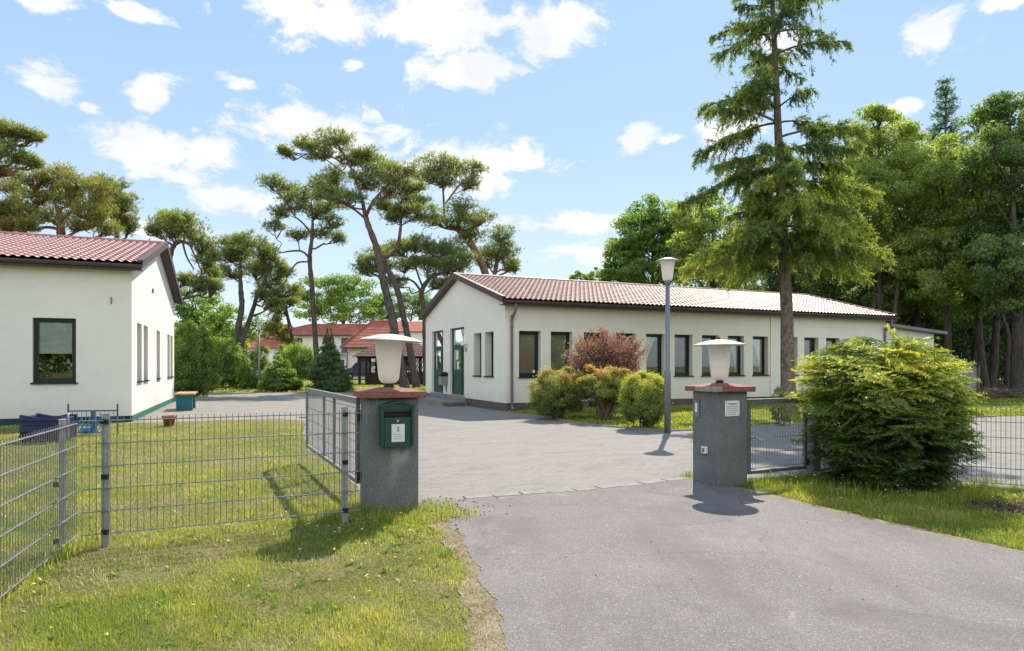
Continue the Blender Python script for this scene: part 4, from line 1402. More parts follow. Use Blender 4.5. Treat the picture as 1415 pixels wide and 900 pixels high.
# bicycle rack by the wall
pk = A([-9.46, 14.9])
fk = Fr(pk, A([math.cos(0.08), math.sin(0.08)]), A([-math.sin(0.08), math.cos(0.08)]))
rk = thing('bicycle_rack', 'grey metal bicycle rack with blue wheel holders in front of the white wall', 'bicycle rack', v3(pk))
m = MB()
for x in (-0.53, 0.53):
    m.rod(fk.at(x, 0, -0.03), fk.at(x, 0, 0.68), 0.02, 8)
m.rod(fk.at(-0.53, 0, 0.52), fk.at(0.53, 0, 0.53), 0.016, 8)
fk.box(m, -0.04, 0.05, -0.02, 0.02, 0.02, 0.52)
m.build('rack_frame', MT['rackm'], rk)
m = MB()
for k in range(10):
    x = -0.44 + k * 0.098
    m.tube(smooth([fk.at(x, 0, 0.52), fk.at(x + 0.02, -0.03, 0.40), fk.at(x + 0.005, -0.1, 0.28), fk.at(x, -0.28, 0.06)], 4), 0.007, 6)
    m.tube(smooth([fk.at(x, -0.28, 0.06), fk.at(x, -0.32, 0.2), fk.at(x, -0.25, 0.32), fk.at(x, -0.12, 0.3)], 4), 0.007, 6)
m.rod(fk.at(-0.45, -0.28, 0.06), fk.at(0.45, -0.28, 0.06), 0.014)
m.rod(fk.at(-0.45, -0.30, 0.22), fk.at(0.45, -0.30, 0.22), 0.010)
m.rod(fk.at(-0.45, -0.12, 0.30), fk.at(0.45, -0.12, 0.30), 0.010)
fk.box(m, -0.10, 0.10, -0.31, -0.27, 0.04, 0.16)
m.build('wheel_holder', MT['bluem'], rk, True)


# ------------------------------------------------------------------ foliage builders
def unit(v):
    return v / (np.linalg.norm(v, axis=-1, keepdims=True) + 1e-9)


def ball(n, r=None):
    r = r or rng
    v = unit(r.normal(size=(n, 3)))
    return v * r.uniform(0, 1, (n, 1)) ** (1 / 3)


def leaves(mb, c, nrm, L, W, tint):
    """diamond leaves folded along the middle"""
    n = len(c)
    a = unit(np.cross(nrm, rng.normal(size=(n, 3))))
    b = np.cross(nrm, a)
    L = L * rng.uniform(0.7, 1.3, (n, 1))
    W = W * rng.uniform(0.7, 1.3, (n, 1))
    V = np.stack([c - a * L / 2, c + b * W / 2 + nrm * W * 0.15, c + a * L / 2, c - b * W / 2 + nrm * W * 0.15], 1).reshape(-1, 3)
    mb.add(V, np.arange(4 * n).reshape(n, 4), tint)


def needles(mb, base, dirs, shoot, n, length, width, spread, tint):
    """bottle-brush shoots: n needles along each shoot"""
    k = len(base)
    t = rng.uniform(0, 1, (k, n, 1))
    o = base[:, None] + dirs[:, None] * t * np.reshape(shoot, (-1, 1, 1))
    d = unit(dirs[:, None] * 0.8 + rng.normal(size=(k, n, 3)) * spread)
    wv = unit(np.cross(d, rng.normal(size=(k, n, 3)))) * width / 2
    l = length * rng.uniform(0.7, 1.25, (k, n, 1))
    V = np.stack([o - wv, o + wv, o + d * l], 2).reshape(-1, 3)
    tt = np.clip(np.repeat(np.broadcast_to(tint, (k,)), n) + rng.normal(0, 0.06, k * n), 0, 1)
    mb.add(V, np.arange(3 * k * n).reshape(-1, 3), tt)


def crook(a, b, k=6, amp=0.1, sag=0.0, r=None):
    r = r or rng
    a, b = A(a, float), A(b, float)
    L = np.linalg.norm(b - a)
    t = np.linspace(0, 1, k)[:, None]
    p = a + (b - a) * t
    off = r.normal(size=(k, 3)) * amp * L
    off[0] = off[-1] = 0
    p = p + off * 0.6
    p[:, 2] -= sag * L * np.sin(t[:, 0] * np.pi)
    return smooth(list(p), 3)


def near_node(nodes, c, below=0.0):
    d = np.linalg.norm(nodes[:, :3] - c, axis=1) + np.where(nodes[:, 2] > c[2] - below, 3.0, 0.0) * 1.0
    return int(np.argmin(d))


def sk_path(pp, Y, dY=None, ground=True):
    """trunk or limb measured in the photo: (px, py, width_px) at distance Y"""
    out, rr = [], []
    dY = dY or [0] * len(pp)
    for i, (q, e) in enumerate(zip(pp, dY)):
        p = P(q[0], q[1], Y + e)
        if i == 0 and ground:
            p[2] = -0.1
        out.append(p)
        rr.append(q[2] * Y / F / 2 * (0.78 if q[2] > 2.5 else 1.0))
    s = smooth(out, 5)
    r = np.interp(np.linspace(0, len(rr) - 1, len(s)), np.arange(len(rr)), rr)
    return s, r


def pine(label, Y, limbs, pads, dens=1.0, mat='pine', bark='bark_pine', group=None, dmul=0.85, tl=0.15, tw=0.026, base_cat='tree', name='pine_tree'):
    trunk, tr = sk_path(limbs[0], Y)
    root = thing(name, label, base_cat, [trunk[0][0], trunk[0][1], 0.0], group)
    tb = MB()
    wob = tr * (1 + 0.10 * np.sin(np.arange(len(tr)) * 2.3))
    tb.tube(trunk, wob, 12)
    nodes = [np.c_[trunk, tr]]
    for l in limbs[1:]:
        s, r = sk_path(l, Y, [rng.normal(0, 0.35) if i else 0 for i in range(len(l))], ground=False)
        tb.tube(s, r, 8)
        nodes.append(np.c_[s, r])
    nodes = np.concatenate(nodes)
    fo = MB()
    for pd in pads:
        px, py, rx, ry = pd[:4]
        k = Y / F
        dy = pd[4] if len(pd) > 4 else rng.normal(0, rx * k * 0.55)
        c = P(px, py, Y + dy)
        R = A([rx * k, rx * k * dmul, ry * k * 1.3])
        i = near_node(nodes, c - A([0, 0, R[2] * 0.5]), 0.2)
        br = crook(nodes[i, :3], c - A([0, 0, R[2] * 0.35]), 6, 0.10, 0.02)
        r0 = min(nodes[i, 3] * 0.55, 0.10 + 0.02 * R[0])
        tb.tube(br, np.linspace(r0, 0.03, len(br)), 6)
        ns = max(9, int(15 * dens * (R[0] * R[2]) ** 0.5 + 6))
        for _ in range(ns):
            u = ball(1)[0]
            u[2] = u[2] * 0.8 + 0.1
            sc = c + u * R * rng.uniform(0.75, 1.15)
            sr = R * rng.uniform(0.18, 0.38)
            sr[2] = max(sr[2] * 0.8, 0.22)
            tw_ = crook(br[rng.integers(len(br) // 2, len(br))], sc, 4, 0.12)
            tb.tube(tw_, np.linspace(0.035, 0.012, len(tw_)), 4)
            for _k in range(3):
                e2 = sc + ball(1)[0] * sr * 1.5
                t3 = crook(sc - sr * 0.3, e2, 3, 0.15)
                tb.tube(t3, np.linspace(0.014, 0.005, len(t3)), 3)
            nt = int(105 * dens * max(0.24, sr[0] * sr[0] * 1.7))
            q = ball(nt)
            q[:, 2] = q[:, 2] * 0.75 + 0.15
            q = q * np.where(rng.uniform(0, 1, (nt, 1)) < 0.35, rng.uniform(1.1, 2.2, (nt, 1)), 1.0)
            b = sc + q * sr
            dirs = unit(q * A([1, 1, 0.8]) + A([0, 0, 0.45]) + rng.normal(0, 0.35, (nt, 3)))
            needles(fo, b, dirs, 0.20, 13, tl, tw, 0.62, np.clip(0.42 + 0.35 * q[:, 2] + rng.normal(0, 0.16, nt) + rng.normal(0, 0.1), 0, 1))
    tb.build('trunk', MT[bark], root, True)
    fo.build('crown', MT[mat], root)
    return root


def broadleaf(label, base, H, limbs, lobes, mat, leaf=0.17, dens=1.0, name='broadleaf_tree', group=None, trunk_r=0.22, bark='bark', cat='tree', lobe_k=1.0, thr=0.0):
    """lobes: world (x, y, z, rx, ry, rz) relative to the base"""
    b = A([base[0], base[1], 0.0])
    root = thing(name, label, cat, b, group)
    tb = MB()
    lobes = A(lobes, float)
    top = lobes[np.argmax(lobes[:, 2])]
    tp = smooth([b - A([0, 0, 0.2]), b + A([rng.normal(0, .15), rng.normal(0, .15), H * 0.25]), b + A([top[0] * .4, top[1] * .4, H * 0.55]), b + A([top[0] * .9, top[1] * .9, H * 0.9])], 6)
    tr = np.linspace(trunk_r, 0.03, len(tp))
    tr[0] *= 1.25
    tb.tube(tp, tr, 10)
    fo = MB()
    for lo in lobes:
        c, R = b + lo[:3], lo[3:]
        i = near_node(np.c_[tp, tr], c - A([0, 0, R[2] * 0.8]), 0.5)
        br = crook(tp[i], c, 6, 0.07, -0.03)
        tb.tube(br, np.linspace(max(0.03, tr[i] * 0.5), 0.025, len(br)), 6)
        ns = int(rng.integers(13, 18) * lobe_k)
        for _ in range(ns):
            u = ball(1)[0]
            u = u / np.linalg.norm(u) * rng.uniform(0.55, 1.05)
            sc = c + u * R * 0.82
            sr = R * rng.uniform(0.24, 0.42)
            tw_ = crook(br[rng.integers(len(br) // 2, len(br))], sc, 4, 0.08)
            tb.tube(tw_, np.linspace(0.03, 0.008, len(tw_)), 4)
            n = int(dens * 560 * max(0.15, (sr[0] * sr[2])) / (leaf / 0.17) ** 2)
            q = unit(rng.normal(size=(n, 3))) * rng.uniform(0.25, 1.12, (n, 1)) ** 0.6
            q[:, 2] *= 0.8
            pts = sc + q * sr
            nr = unit(q + A([0, 0, 0.7]) + rng.normal(0, 0.7, (n, 3)))
            sh = rng.normal(0, 0.13)
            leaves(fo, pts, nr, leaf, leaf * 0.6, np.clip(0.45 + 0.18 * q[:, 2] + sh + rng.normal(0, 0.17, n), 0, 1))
    tb.build('trunk', MT[bark], root, True)
    fo.build('crown', MT[mat], root)
    return root


def px_lobes(base, Y, ell, depth=0.8, grow=1.0):
    """ellipses measured in the photo -> lobes about the base"""
    out = []
    k = Y / F
    for e in ell:
        px, py, rx, ry = e[:4]
        dy = e[4] if len(e) > 4 else rng.normal(0, rx * k * 0.6)
        c = P(px, py, Y + dy)
        out.append([c[0] - base[0], c[1] - base[1], c[2], rx * k * grow, rx * k * depth * grow, ry * k * grow])
    return out


def bush(label, base, lobes, mat, leaf, dens=1.0, name='shrub', group=None, stems=10, cat='shrub', stem_mat='twig', up=0.5, needle=False, shell=0.55, tint_top=0.35, clump=7):
    """lobes (x, y, z, rx, ry, rz) about the base; stems rise from the base into the lobes"""
    b = A([base[0], base[1], 0.0])
    root = thing(name, label, cat, b, group)
    sm, fo = MB(), MB()
    lobes = A(lobes, float)
    zmax = (lobes[:, 2] + lobes[:, 5]).max()
    for _ in range(stems):
        lo = lobes[rng.integers(len(lobes))]
        e = b + lo[:3] + ball(1)[0] * lo[3:] * 0.7
        s = crook(b + A([rng.normal(0, 0.09), rng.normal(0, 0.09), -0.03]), e, 5, 0.06, -0.04)
        sm.tube(s, np.linspace(0.018, 0.005, len(s)), 5)
    for lo in lobes:
        c, R = b + lo[:3], lo[3:]
        area = (R[0] * R[2] + R[1] * R[2] + R[0] * R[1]) * 4
        n = int(dens * area * 2.9 / (leaf * leaf * 0.6))
        # clumps over the lobe keep the outline uneven
        nc = max(14, int(area * clump))
        cu = unit(rng.normal(size=(nc, 3))) * rng.uniform(shell, 1.0, (nc, 1)) ** 0.7
        csh = rng.normal(0, 0.12, nc)
        idx = rng.integers(0, nc, n)
        q = cu[idx] + rng.normal(0, 0.12 if clump < 20 else 0.10, (n, 3))
        pts = c + q * R
        keep = pts[:, 2] > 0.03
        q, pts, idx = q[keep], pts[keep], idx[keep]
        n = len(pts)
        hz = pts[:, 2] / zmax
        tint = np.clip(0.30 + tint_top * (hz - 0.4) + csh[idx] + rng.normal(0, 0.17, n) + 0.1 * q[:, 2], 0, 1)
        nr = unit(q + A([0, 0, up]) + rng.normal(0, 0.6, (n, 3)))
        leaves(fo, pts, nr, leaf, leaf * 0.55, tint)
        k2 = min(60, nc)
        for j in rng.permutation(nc)[:k2]:
            e = c + cu[j] * R * 1.02
            if e[2] < 0.1:
                continue
            s = crook(c * 0.6 + e * 0.4 - A([0, 0, R[2] * 0.2]), e, 3, 0.08)
            sm.tube(s, np.linspace(0.008, 0.002, len(s)), 3)
    sm.build('stems', MT[stem_mat], root, True)
    fo.build('foliage', MT[mat], root)
    return root


# ------------------------------------------------------------------ the tall spruce
def spruce():
    Y0 = 20.0
    pts = [(1091, 583, 27), (1088, 505, 23), (1087, 430, 21), (1082, 330, 17.5), (1078, 250, 15), (1074, 150, 12), (1070, 60, 9.5), (1067, 0, 8), (1064, -50, 5), (1062, -95, 2)]
    trunk, tr = sk_path(pts, Y0)
    tr[:4] *= A([1.45, 1.25, 1.12, 1.05])
    root = thing('spruce_tree', 'tall spruce with a bare lower trunk and drooping layered branches before the long building', 'tree', [trunk[0][0], trunk[0][1], 0])
    tb, fo = MB(), MB()
    tb.tube(trunk, tr, 16)
    zt = trunk[-1][2]
    z = 5.1
    # ragged reach: longer low branches, thin bare top
    def reach(zz):
        return np.interp(zz, [4.8, 6.0, 7.6, 9.3, 10.4, 11.9, 13.4, zt], [2.3, 2.8, 2.65, 2.35, 2.1, 1.9, 1.25, 0.15])
    az = 0.0
    specs = []
    while z < zt - 0.2:
        n = rng.integers(3, 6) if z < 8.8 else rng.integers(3, 6)
        az += rng.uniform(0.3, 0.9)
        for k in range(n):
            a = az + k * 2 * math.pi / n + rng.normal(0, 0.22)
            zz = z + rng.normal(0, 0.09)
            L = reach(zz) * rng.uniform(0.45, 1.12)
            if zz > 8.6 and rng.uniform() < 0.30:
                continue
            specs.append((zz, a, L))
        z += rng.uniform(0.30, 0.46) if z < 8.2 else rng.uniform(0.34, 0.52)
    # named long low branches that hang below the crown in front of the roof
    specs += [(5.2, math.pi * 1.12, 3.2), (4.75, math.pi * 1.17, 3.0), (5.0, math.pi * 0.9, 2.9), (5.5, 0.25, 3.0), (5.2, -0.3, 2.8), (5.6, math.pi * 1.3, 2.9)]
    for zz, a, L in specs:
        i = int(np.argmin(np.abs(trunk[:, 2] - zz)))
        o = trunk[i]
        d = A([math.cos(a), math.sin(a), 0])
        sd_ = A([-d[1], d[0], 0])
        low = zz < 8.8
        rise = rng.uniform(-0.02, 0.16) if low else rng.uniform(0.10, 0.28)
        drop = rng.uniform(0.18, 0.40) if low else rng.uniform(0.16, 0.34)
        tt = np.linspace(0, 1, 9)
        hz = rise * np.sin(tt * 1.6) * L * 0.9 - drop * L * tt ** 1.6 + 0.10 * L * np.clip(tt - 0.75, 0, 1) ** 1.2
        bend = rng.normal(0, 0.08)
        br = o + d * (tt * L)[:, None] + sd_ * (bend * L * tt ** 2)[:, None] + A([0, 0, 1.0]) * hz[:, None]
        tb.tube(br, np.linspace(0.016 + 0.010 * L, 0.006, 9), 6)
        full = 1.0 if low else rng.uniform(0.55, 0.85)
        start = rng.uniform(0.10, 0.30) if low else rng.uniform(0.12, 0.40)
        ns = int(L * (23 if low else 17) * full) + 5
        csh = rng.normal(0, 0.12)
        for s in range(ns):
            t = start + (1 - start) * (s + rng.uniform(0, 1)) / ns
            q = A([np.interp(t, tt, br[:, c]) for c in range(3)])
            side = 1 if s % 2 else -1
            ln = (0.16 + 0.44 * math.sin(min(1, (1 - t) * 1.25 + 0.12) * math.pi * 0.55)) * min(1.0, L / 2.2) * rng.uniform(0.35, 1.35)
            dd = unit(d * rng.uniform(0.2, 0.9) + sd_ * side * rng.uniform(0.2, 1.0) + A([0, 0, rng.uniform(-0.7, 0.25)]))
            t2 = np.linspace(0, 1, 5)
            hang = rng.uniform(0.05, 1.0)
            tw = q + dd * (t2 * ln)[:, None] - A([0, 0, 1.0]) * (hang * ln * t2 ** 1.8)[:, None]
            tb.tube(tw, np.linspace(0.007, 0.003, 5), 3)
            # bottle-brush shoots on the twig, side shoots hanging
            m = int(ln * 34) + 5
            f = rng.uniform(0.05, 1, m)
            bp = np.stack([np.interp(f, t2, tw[:, c]) for c in range(3)], 1)
            tang = unit(tw[-1] - tw[0])
            dr = unit(tang * 0.7 + A([0, 0, -0.35]) + rng.normal(0, 0.5, (m, 3)))
            tip = f[:, None] * 1.0
            tint = np.clip(0.10 + 0.50 * f * t + csh + rng.normal(0, 0.16, m) + (0.20 if zz < 7.2 else 0.0), 0, 1)
            needles(fo, bp, dr, rng.uniform(0.08, 0.20, m), 13, 0.060, 0.017, 0.6, tint)
    # leader twigs at the top
    tb.build('trunk', MT['bark_spruce'], root, True)
    fo.build('crown', MT['spruce'], root)
    return root


spruce()


# ------------------------------------------------------------------ yew bush at the right gate post
def yew():
    c = A([4.80, 8.45, 0.0])
    root = thing('yew_bush', 'large spreading yew bush with bright tips beside the right gate', 'bush', c)
    sm, fo = MB(), MB()
    n = 760
    R = A([0.82, 0.76, 1.83])
    for i in range(n):
        u = unit(rng.normal(size=3))
        u[2] = rng.uniform(-0.02, 1.0)
        h = math.sqrt(max(0.0, 1 - u[2] ** 2 * 0.97))
        a = rng.uniform(0, 2 * math.pi)
        wob = 1 + 0.08 * math.sin(3 * a + 0.5) + 0.10 * math.sin(5 * a + 9 * u[2]) + 0.06 * math.sin(11 * a + 17 * u[2])
        prof = np.interp(u[2], [0, 0.12, 0.4, 0.7, 0.9, 1.0], [0.58, 0.82, 1.04, 1.06, 0.86, 0.50])
        rr_ = prof * wob * rng.uniform(0.45, 1.02) ** 0.5
        e = c + A([math.cos(a) * R[0] * rr_, math.sin(a) * R[1] * rr_, 0.10 + u[2] * R[2] * (0.93 + 0.07 * rng.uniform())])
        e[2] *= 1 - 0.17 * max(0.0, math.cos(a)) * rr_
        o = c + A([math.cos(a) * 0.12, math.sin(a) * 0.10, max(0.05, e[2] * rng.uniform(0.2, 0.5))])
        d = unit(e - o)
        Lb = np.linalg.norm(e - o)
        tt = np.linspace(0, 1, 6)
        br = o + (e - o) * tt[:, None] + A([0, 0, 1.0]) * (0.10 * Lb * np.sin(tt * np.pi))[:, None]
        sm.tube(br, np.linspace(0.006, 0.0025, 6), 3)
        # flat feathery spray at the end of the branch
        L = rng.uniform(0.30, 0.62)
        out = unit(A([math.cos(a) + rng.normal(0, .3), math.sin(a) + rng.normal(0, .3), rng.uniform(-0.30, 0.25) + 0.30 * u[2]]))
        nrm_ = unit(A([0, 0, 1.0]) + A([math.cos(a), math.sin(a), 0]) * rng.uniform(0.0, 1.1) + rng.normal(0, 0.25, 3))
        side = unit(np.cross(out, nrm_))
        csh = rng.normal(0, 0.08)
        hz = e[2] / 1.9
        nk = 11
        for k in range(-1, nk):
            if k < 0:
                b0, dd, ln = e - out * L * 0.5, out, L
            else:
                t = 0.1 + 0.85 * k / nk
                b0 = e - out * L * 0.5 + out * L * t - A([0, 0, 0.05 * t * t])
                sg = 1 if k % 2 else -1
                dd = unit(out * 0.75 + side * sg * 0.8 + A([0, 0, rng.normal(-0.05, 0.12)]))
                ln = L * (0.62 - 0.42 * t) * rng.uniform(0.7, 1.2)
            m = max(3, int(ln / 0.022))
            f = (np.arange(m) + rng.uniform(0, 1)) / m
            pb_ = b0 + dd * (f * ln)[:, None] - A([0, 0, 1.0]) * (0.10 * ln * f ** 2)[:, None]
            lit = np.clip(hz * 1.25 - 0.35, 0, 1)  # sunlight painted into the tint: upper sprays brighter, lower ones dark
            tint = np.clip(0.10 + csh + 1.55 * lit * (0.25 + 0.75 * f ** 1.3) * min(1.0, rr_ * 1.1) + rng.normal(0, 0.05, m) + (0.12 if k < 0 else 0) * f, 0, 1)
            # two ranks of needles
            sd2 = unit(np.cross(dd, nrm_ + rng.normal(0, 0.15, 3)))
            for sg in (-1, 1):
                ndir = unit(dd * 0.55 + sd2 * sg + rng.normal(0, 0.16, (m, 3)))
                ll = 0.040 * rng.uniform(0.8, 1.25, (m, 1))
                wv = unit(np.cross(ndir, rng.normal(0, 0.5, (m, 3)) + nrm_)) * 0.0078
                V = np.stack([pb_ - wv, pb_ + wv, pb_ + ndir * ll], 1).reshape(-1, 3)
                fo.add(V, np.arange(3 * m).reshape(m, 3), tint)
    for k in range(14):
        a = rng.uniform(0, 6.28)
        s = crook(c + A([math.cos(a) * 0.08, math.sin(a) * 0.08, -0.05]), c + A([math.cos(a) * 0.55, math.sin(a) * 0.45, rng.uniform(0.8, 1.4)]), 5, 0.06)
        sm.tube(s, np.linspace(0.03, 0.008, len(s)), 6)
    sm.build('stems', MT['twig'], root, True)
    fo.build('foliage', MT['yew'], root)


yew()

# ------------------------------------------------------------------ shrubs in the bed before the long building
b = A([1.27, 18.85])
b = b + A([0.05, 0])
bush('barberry shrub with yellow-green and reddish leaves nearest the downpipe', b, [(-0.15, 0, 0.76, 0.70, 0.6, 0.64), (0.30, 0.1, 0.84, 0.56, 0.55, 0.6), (-0.05, 0.05, 0.45, 0.72, 0.6, 0.45), (0.1, 0, 1.10, 0.52, 0.45, 0.36)], 'barb', 0.05, 1.5, 'barberry_shrub', stems=30, tint_top=0.75)
b = A([2.52, 18.2])
bush('barberry shrub with bare reddish stems showing below its leaves', b, [(0.0, 0.1, 1.0, 0.72, 0.6, 0.48), (-0.2, 0, 1.16, 0.5, 0.45, 0.36), (0.35, 0.1, 1.02, 0.48, 0.45, 0.45), (0.0, 0.2, 0.66, 0.60, 0.45, 0.36)], 'barb', 0.05, 1.5, 'barberry_shrub', stems=70, tint_top=0.75)


def purple_shrub():
    base = A([2.85, 20.1, 0.0])
    root = thing('purple_barberry', 'spiky purple-leaved shrub rising behind the yellow-green shrubs', 'shrub', base)
    sm, fo = MB(), MB()
    for i in range(420):
        a = rng.uniform(0, 6.28)
        lean = rng.uniform(0, 1) ** 0.7
        L = rng.uniform(1.55, 2.75) * (1 - 0.13 * lean ** 3)
        out = A([math.cos(a) * 1.32, math.sin(a) * 1.0, 0]) * lean
        tt = np.linspace(0, 1, 7)
        st = base + out * (tt ** 1.5)[:, None] + A([0, 0, 1.0]) * (L * tt * (1 - 0.07 * lean * tt))[:, None] + rng.normal(0, 0.025, (7, 3)) * tt[:, None]
        sm.tube(st, np.linspace(0.012, 0.003, 7), 4)
        n = 105
        f = rng.uniform(0.30, 1.0, n)
        p = np.stack([np.interp(f, tt, st[:, k]) for k in range(3)], 1) + rng.normal(0, 0.045, (n, 3))
        leaves(fo, p, unit(rng.normal(size=(n, 3)) + A([0, 0, 0.4])), 0.066, 0.036, np.clip(0.25 + 0.3 * f + rng.normal(0, 0.22, n), 0, 1))
    sm.build('stems', MT['twig'], root, True)
    fo.build('foliage', MT['purple'], root)


purple_shrub()
b = A([3.22, 16.15])
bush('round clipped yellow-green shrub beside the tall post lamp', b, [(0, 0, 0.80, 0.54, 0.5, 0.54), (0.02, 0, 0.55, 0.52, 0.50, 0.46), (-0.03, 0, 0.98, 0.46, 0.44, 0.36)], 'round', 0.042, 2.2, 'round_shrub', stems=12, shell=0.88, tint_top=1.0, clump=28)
b = A([6.85, 16.9])
bush('small light green sapling at the foot of the spruce', b, [(0, 0, 0.45, 0.22, 0.2, 0.4), (0.25, 0.1, 0.35, 0.25, 0.2, 0.3), (-0.02, 0, 0.8, 0.14, 0.14, 0.25)], 'birch', 0.06, 0.6, 'sapling', stems=10, cat='plant')

# ------------------------------------------------------------------ hedge shrubs and cones on the far side of the yard
def cone(label, base, h, r, mat='conif', leaf=0.09, dens=1.0, group=None, bulge=0.75):
    lo = []
    for t in np.linspace(0.08, 0.93, 9):
        rr_ = r * (1 - t) ** bulge * (1.0 if t > 0.15 else 0.95) + 0.05
        for k in range(3 if t < 0.7 else 1):
            a = rng.uniform(0, 6.28)
            lo.append((math.cos(a) * rr_ * 0.30, math.sin(a) * rr_ * 0.30, h * t, rr_ * 0.8, rr_ * 0.8, h * 0.10 + 0.12))
    return bush(label, base, lo, mat, leaf, dens * 0.55, 'conical_shrub', group, stems=8, up=0.3, shell=0.55, tint_top=0.2)


cone('dark green conical shrub rising behind the open gate leaf', G(453, 541.5), 3.55, 1.4, 'conif', 0.085, 1.7)
cone('bushy conical shrub just right of the thin distant lamp', G(386, 541), 2.05, 1.25, 'hedge', 0.085, 1.7, bulge=0.5)
def px_bush(label, Y, ell, mat, leaf, dens=0.8, name='shrub', cat='shrub', stems=12, **kw):
    bx_ = P(ell[0][0], 505, Y)
    return bush(label, bx_[:2], px_lobes(bx_, Y, ell, grow=1.08), mat, leaf, dens * 1.7, name, stems=stems, cat=cat, **kw)


px_bush('dark leafy shrub directly behind the thin distant lamp', 42, [(352, 512, 18, 24, 0), (346, 524, 16, 15, 0), (362, 496, 14, 16, 0.5)], 'hedge', 0.11, 0.7)
px_bush('broad rounded green shrub at the left of the bare pine trunk', 47, [(412, 496, 22, 20, 0), (405, 510, 24, 16, 0), (424, 507, 14, 18, .5), (396, 492, 15, 16, 1)], 'hedge', 0.12, 0.75)
px_bush('tall clipped evergreen hedge bush touching the white gable corner', 32.5, [(268, 500, 28, 42, 0), (262, 478, 22, 30, 0.5), (278, 520, 22, 26, 0), (258, 530, 20, 18, -.3), (270, 462, 15, 16, 0)], 'hedge', 0.085, 0.9, 'hedge_bush', 'hedge')
px_bush('yellow-green hedge bush between the gable hedge and the twin pine', 44, [(300, 494, 22, 24, 0), (316, 492, 18, 22, 1), (306, 518, 24, 16, 0), (328, 508, 16, 20, 0)], 'hedge', 0.12, 0.75, 'hedge_bush', 'hedge')
px_bush('low shrub in front of the twin pine trunks', 43.5, [(334, 528, 12, 10, 0), (343, 520, 9, 14, 0)], 'hedge', 0.10, 0.7)

# ------------------------------------------------------------------ pines
pine('big twin-crowned pine leaning left between the two buildings', 43.0,
     [[(560, 538, 17), (551, 490, 15.5), (541, 435, 14), (530, 390, 13), (521, 345, 12), (509, 312, 10), (505, 298, 9)],
      [(505, 300, 8), (500, 275, 6), (490, 245, 5), (478, 218, 4), (462, 195, 2.5)],
      [(505, 300, 7), (515, 280, 5.5), (530, 262, 4.5), (548, 245, 3)],
      [(508, 305, 5), (490, 290, 4), (470, 280, 3), (455, 285, 2)]],
     [(460, 193, 26, 13), (425, 202, 20, 9), (398, 212, 14, 7), (440, 212, 24, 10), (486, 222, 24, 14), (520, 232, 26, 15), (550, 240, 24, 14), (505, 252, 28, 13), (540, 262, 28, 14), (462, 250, 24, 13), (478, 276, 26, 11), (570, 262, 18, 12), (505, 218, 18, 10), (452, 270, 20, 9)],
     1.0, 'pine')
pine('slender pine with reddish upper limb close behind the big twin-crowned pine', 44.5,
     [[(576, 536, 14), (566, 480, 12), (558, 440, 11), (547, 395, 10), (532, 366, 9.5), (530, 357, 9)],
      [(530, 358, 8), (540, 352, 7), (549, 342, 6.5), (553, 320, 5.5), (554, 300, 4), (552, 285, 3)]],
     [(560, 290, 26, 12), (585, 296, 22, 11), (545, 300, 20, 9), (530, 285, 18, 8), (572, 278, 20, 10)],
     1.0, 'pine', 'bark_pine')
pine('thin dark pine with a spreading flat crown at the left of the twin-crowned pine', 46.0,
     [[(438, 540, 11), (437, 490, 9.5), (434, 440, 9), (431, 395, 8.5), (428, 358, 8), (431, 330, 6), (432, 300, 4), (430, 280, 3)],
      [(429, 358, 5), (418, 348, 3.5), (404, 347, 2.5), (385, 350, 1.5)],
      [(429, 362, 3), (412, 363, 2.5), (402, 374, 1.8), (394, 390, 1)],
      [(431, 325, 4), (420, 310, 3), (408, 300, 2)]],
     [(372, 254, 18, 8), (392, 262, 22, 9), (415, 270, 24, 11), (440, 262, 22, 12), (455, 285, 24, 11), (438, 296, 24, 10), (405, 284, 20, 9), (388, 296, 18, 7), (380, 314, 15, 6), (462, 308, 18, 9), (440, 322, 18, 7), (465, 332, 12, 6), (410, 326, 14, 5)],
     0.85, 'pine', 'bark_pine')
pine('pine leaning out from behind the cream gable with an orange upper trunk', 50.0,
     [[(700, 540, 18), (686, 450, 15), (672, 383, 13), (660, 352, 12.5), (648, 334, 11.5), (640, 322, 10), (620, 312, 7)],
      [(618, 314, 6), (614, 300, 5), (613, 275, 4), (611, 250, 3), (607, 232, 2)],
      [(640, 322, 5), (655, 312, 4), (670, 305, 3)], [(613, 285, 3), (630, 262, 2.5), (645, 245, 1.5)]],
     [(600, 228, 26, 12), (630, 232, 26, 12), (655, 240, 20, 12), (618, 250, 28, 10), (588, 246, 20, 11), (650, 258, 16, 7), (640, 290, 26, 12), (660, 305, 26, 14), (635, 310, 22, 11), (650, 328, 24, 13), (600, 308, 22, 9), (625, 345, 22, 12)],
     0.9, 'pine', 'bark_red')
pine('pine with outlying right-hand boughs behind the ridge of the cream building', 53.0,
     [[(672, 540, 12), (675, 450, 10), (680, 400, 9), (686, 365, 7), (690, 345, 5)]],
     [(690, 325, 20, 11), (704, 345, 16, 13), (685, 350, 22, 14), (700, 366, 18, 10), (672, 360, 22, 13), (706, 372, 10, 7)], 0.9, 'pine', 'bark_red')
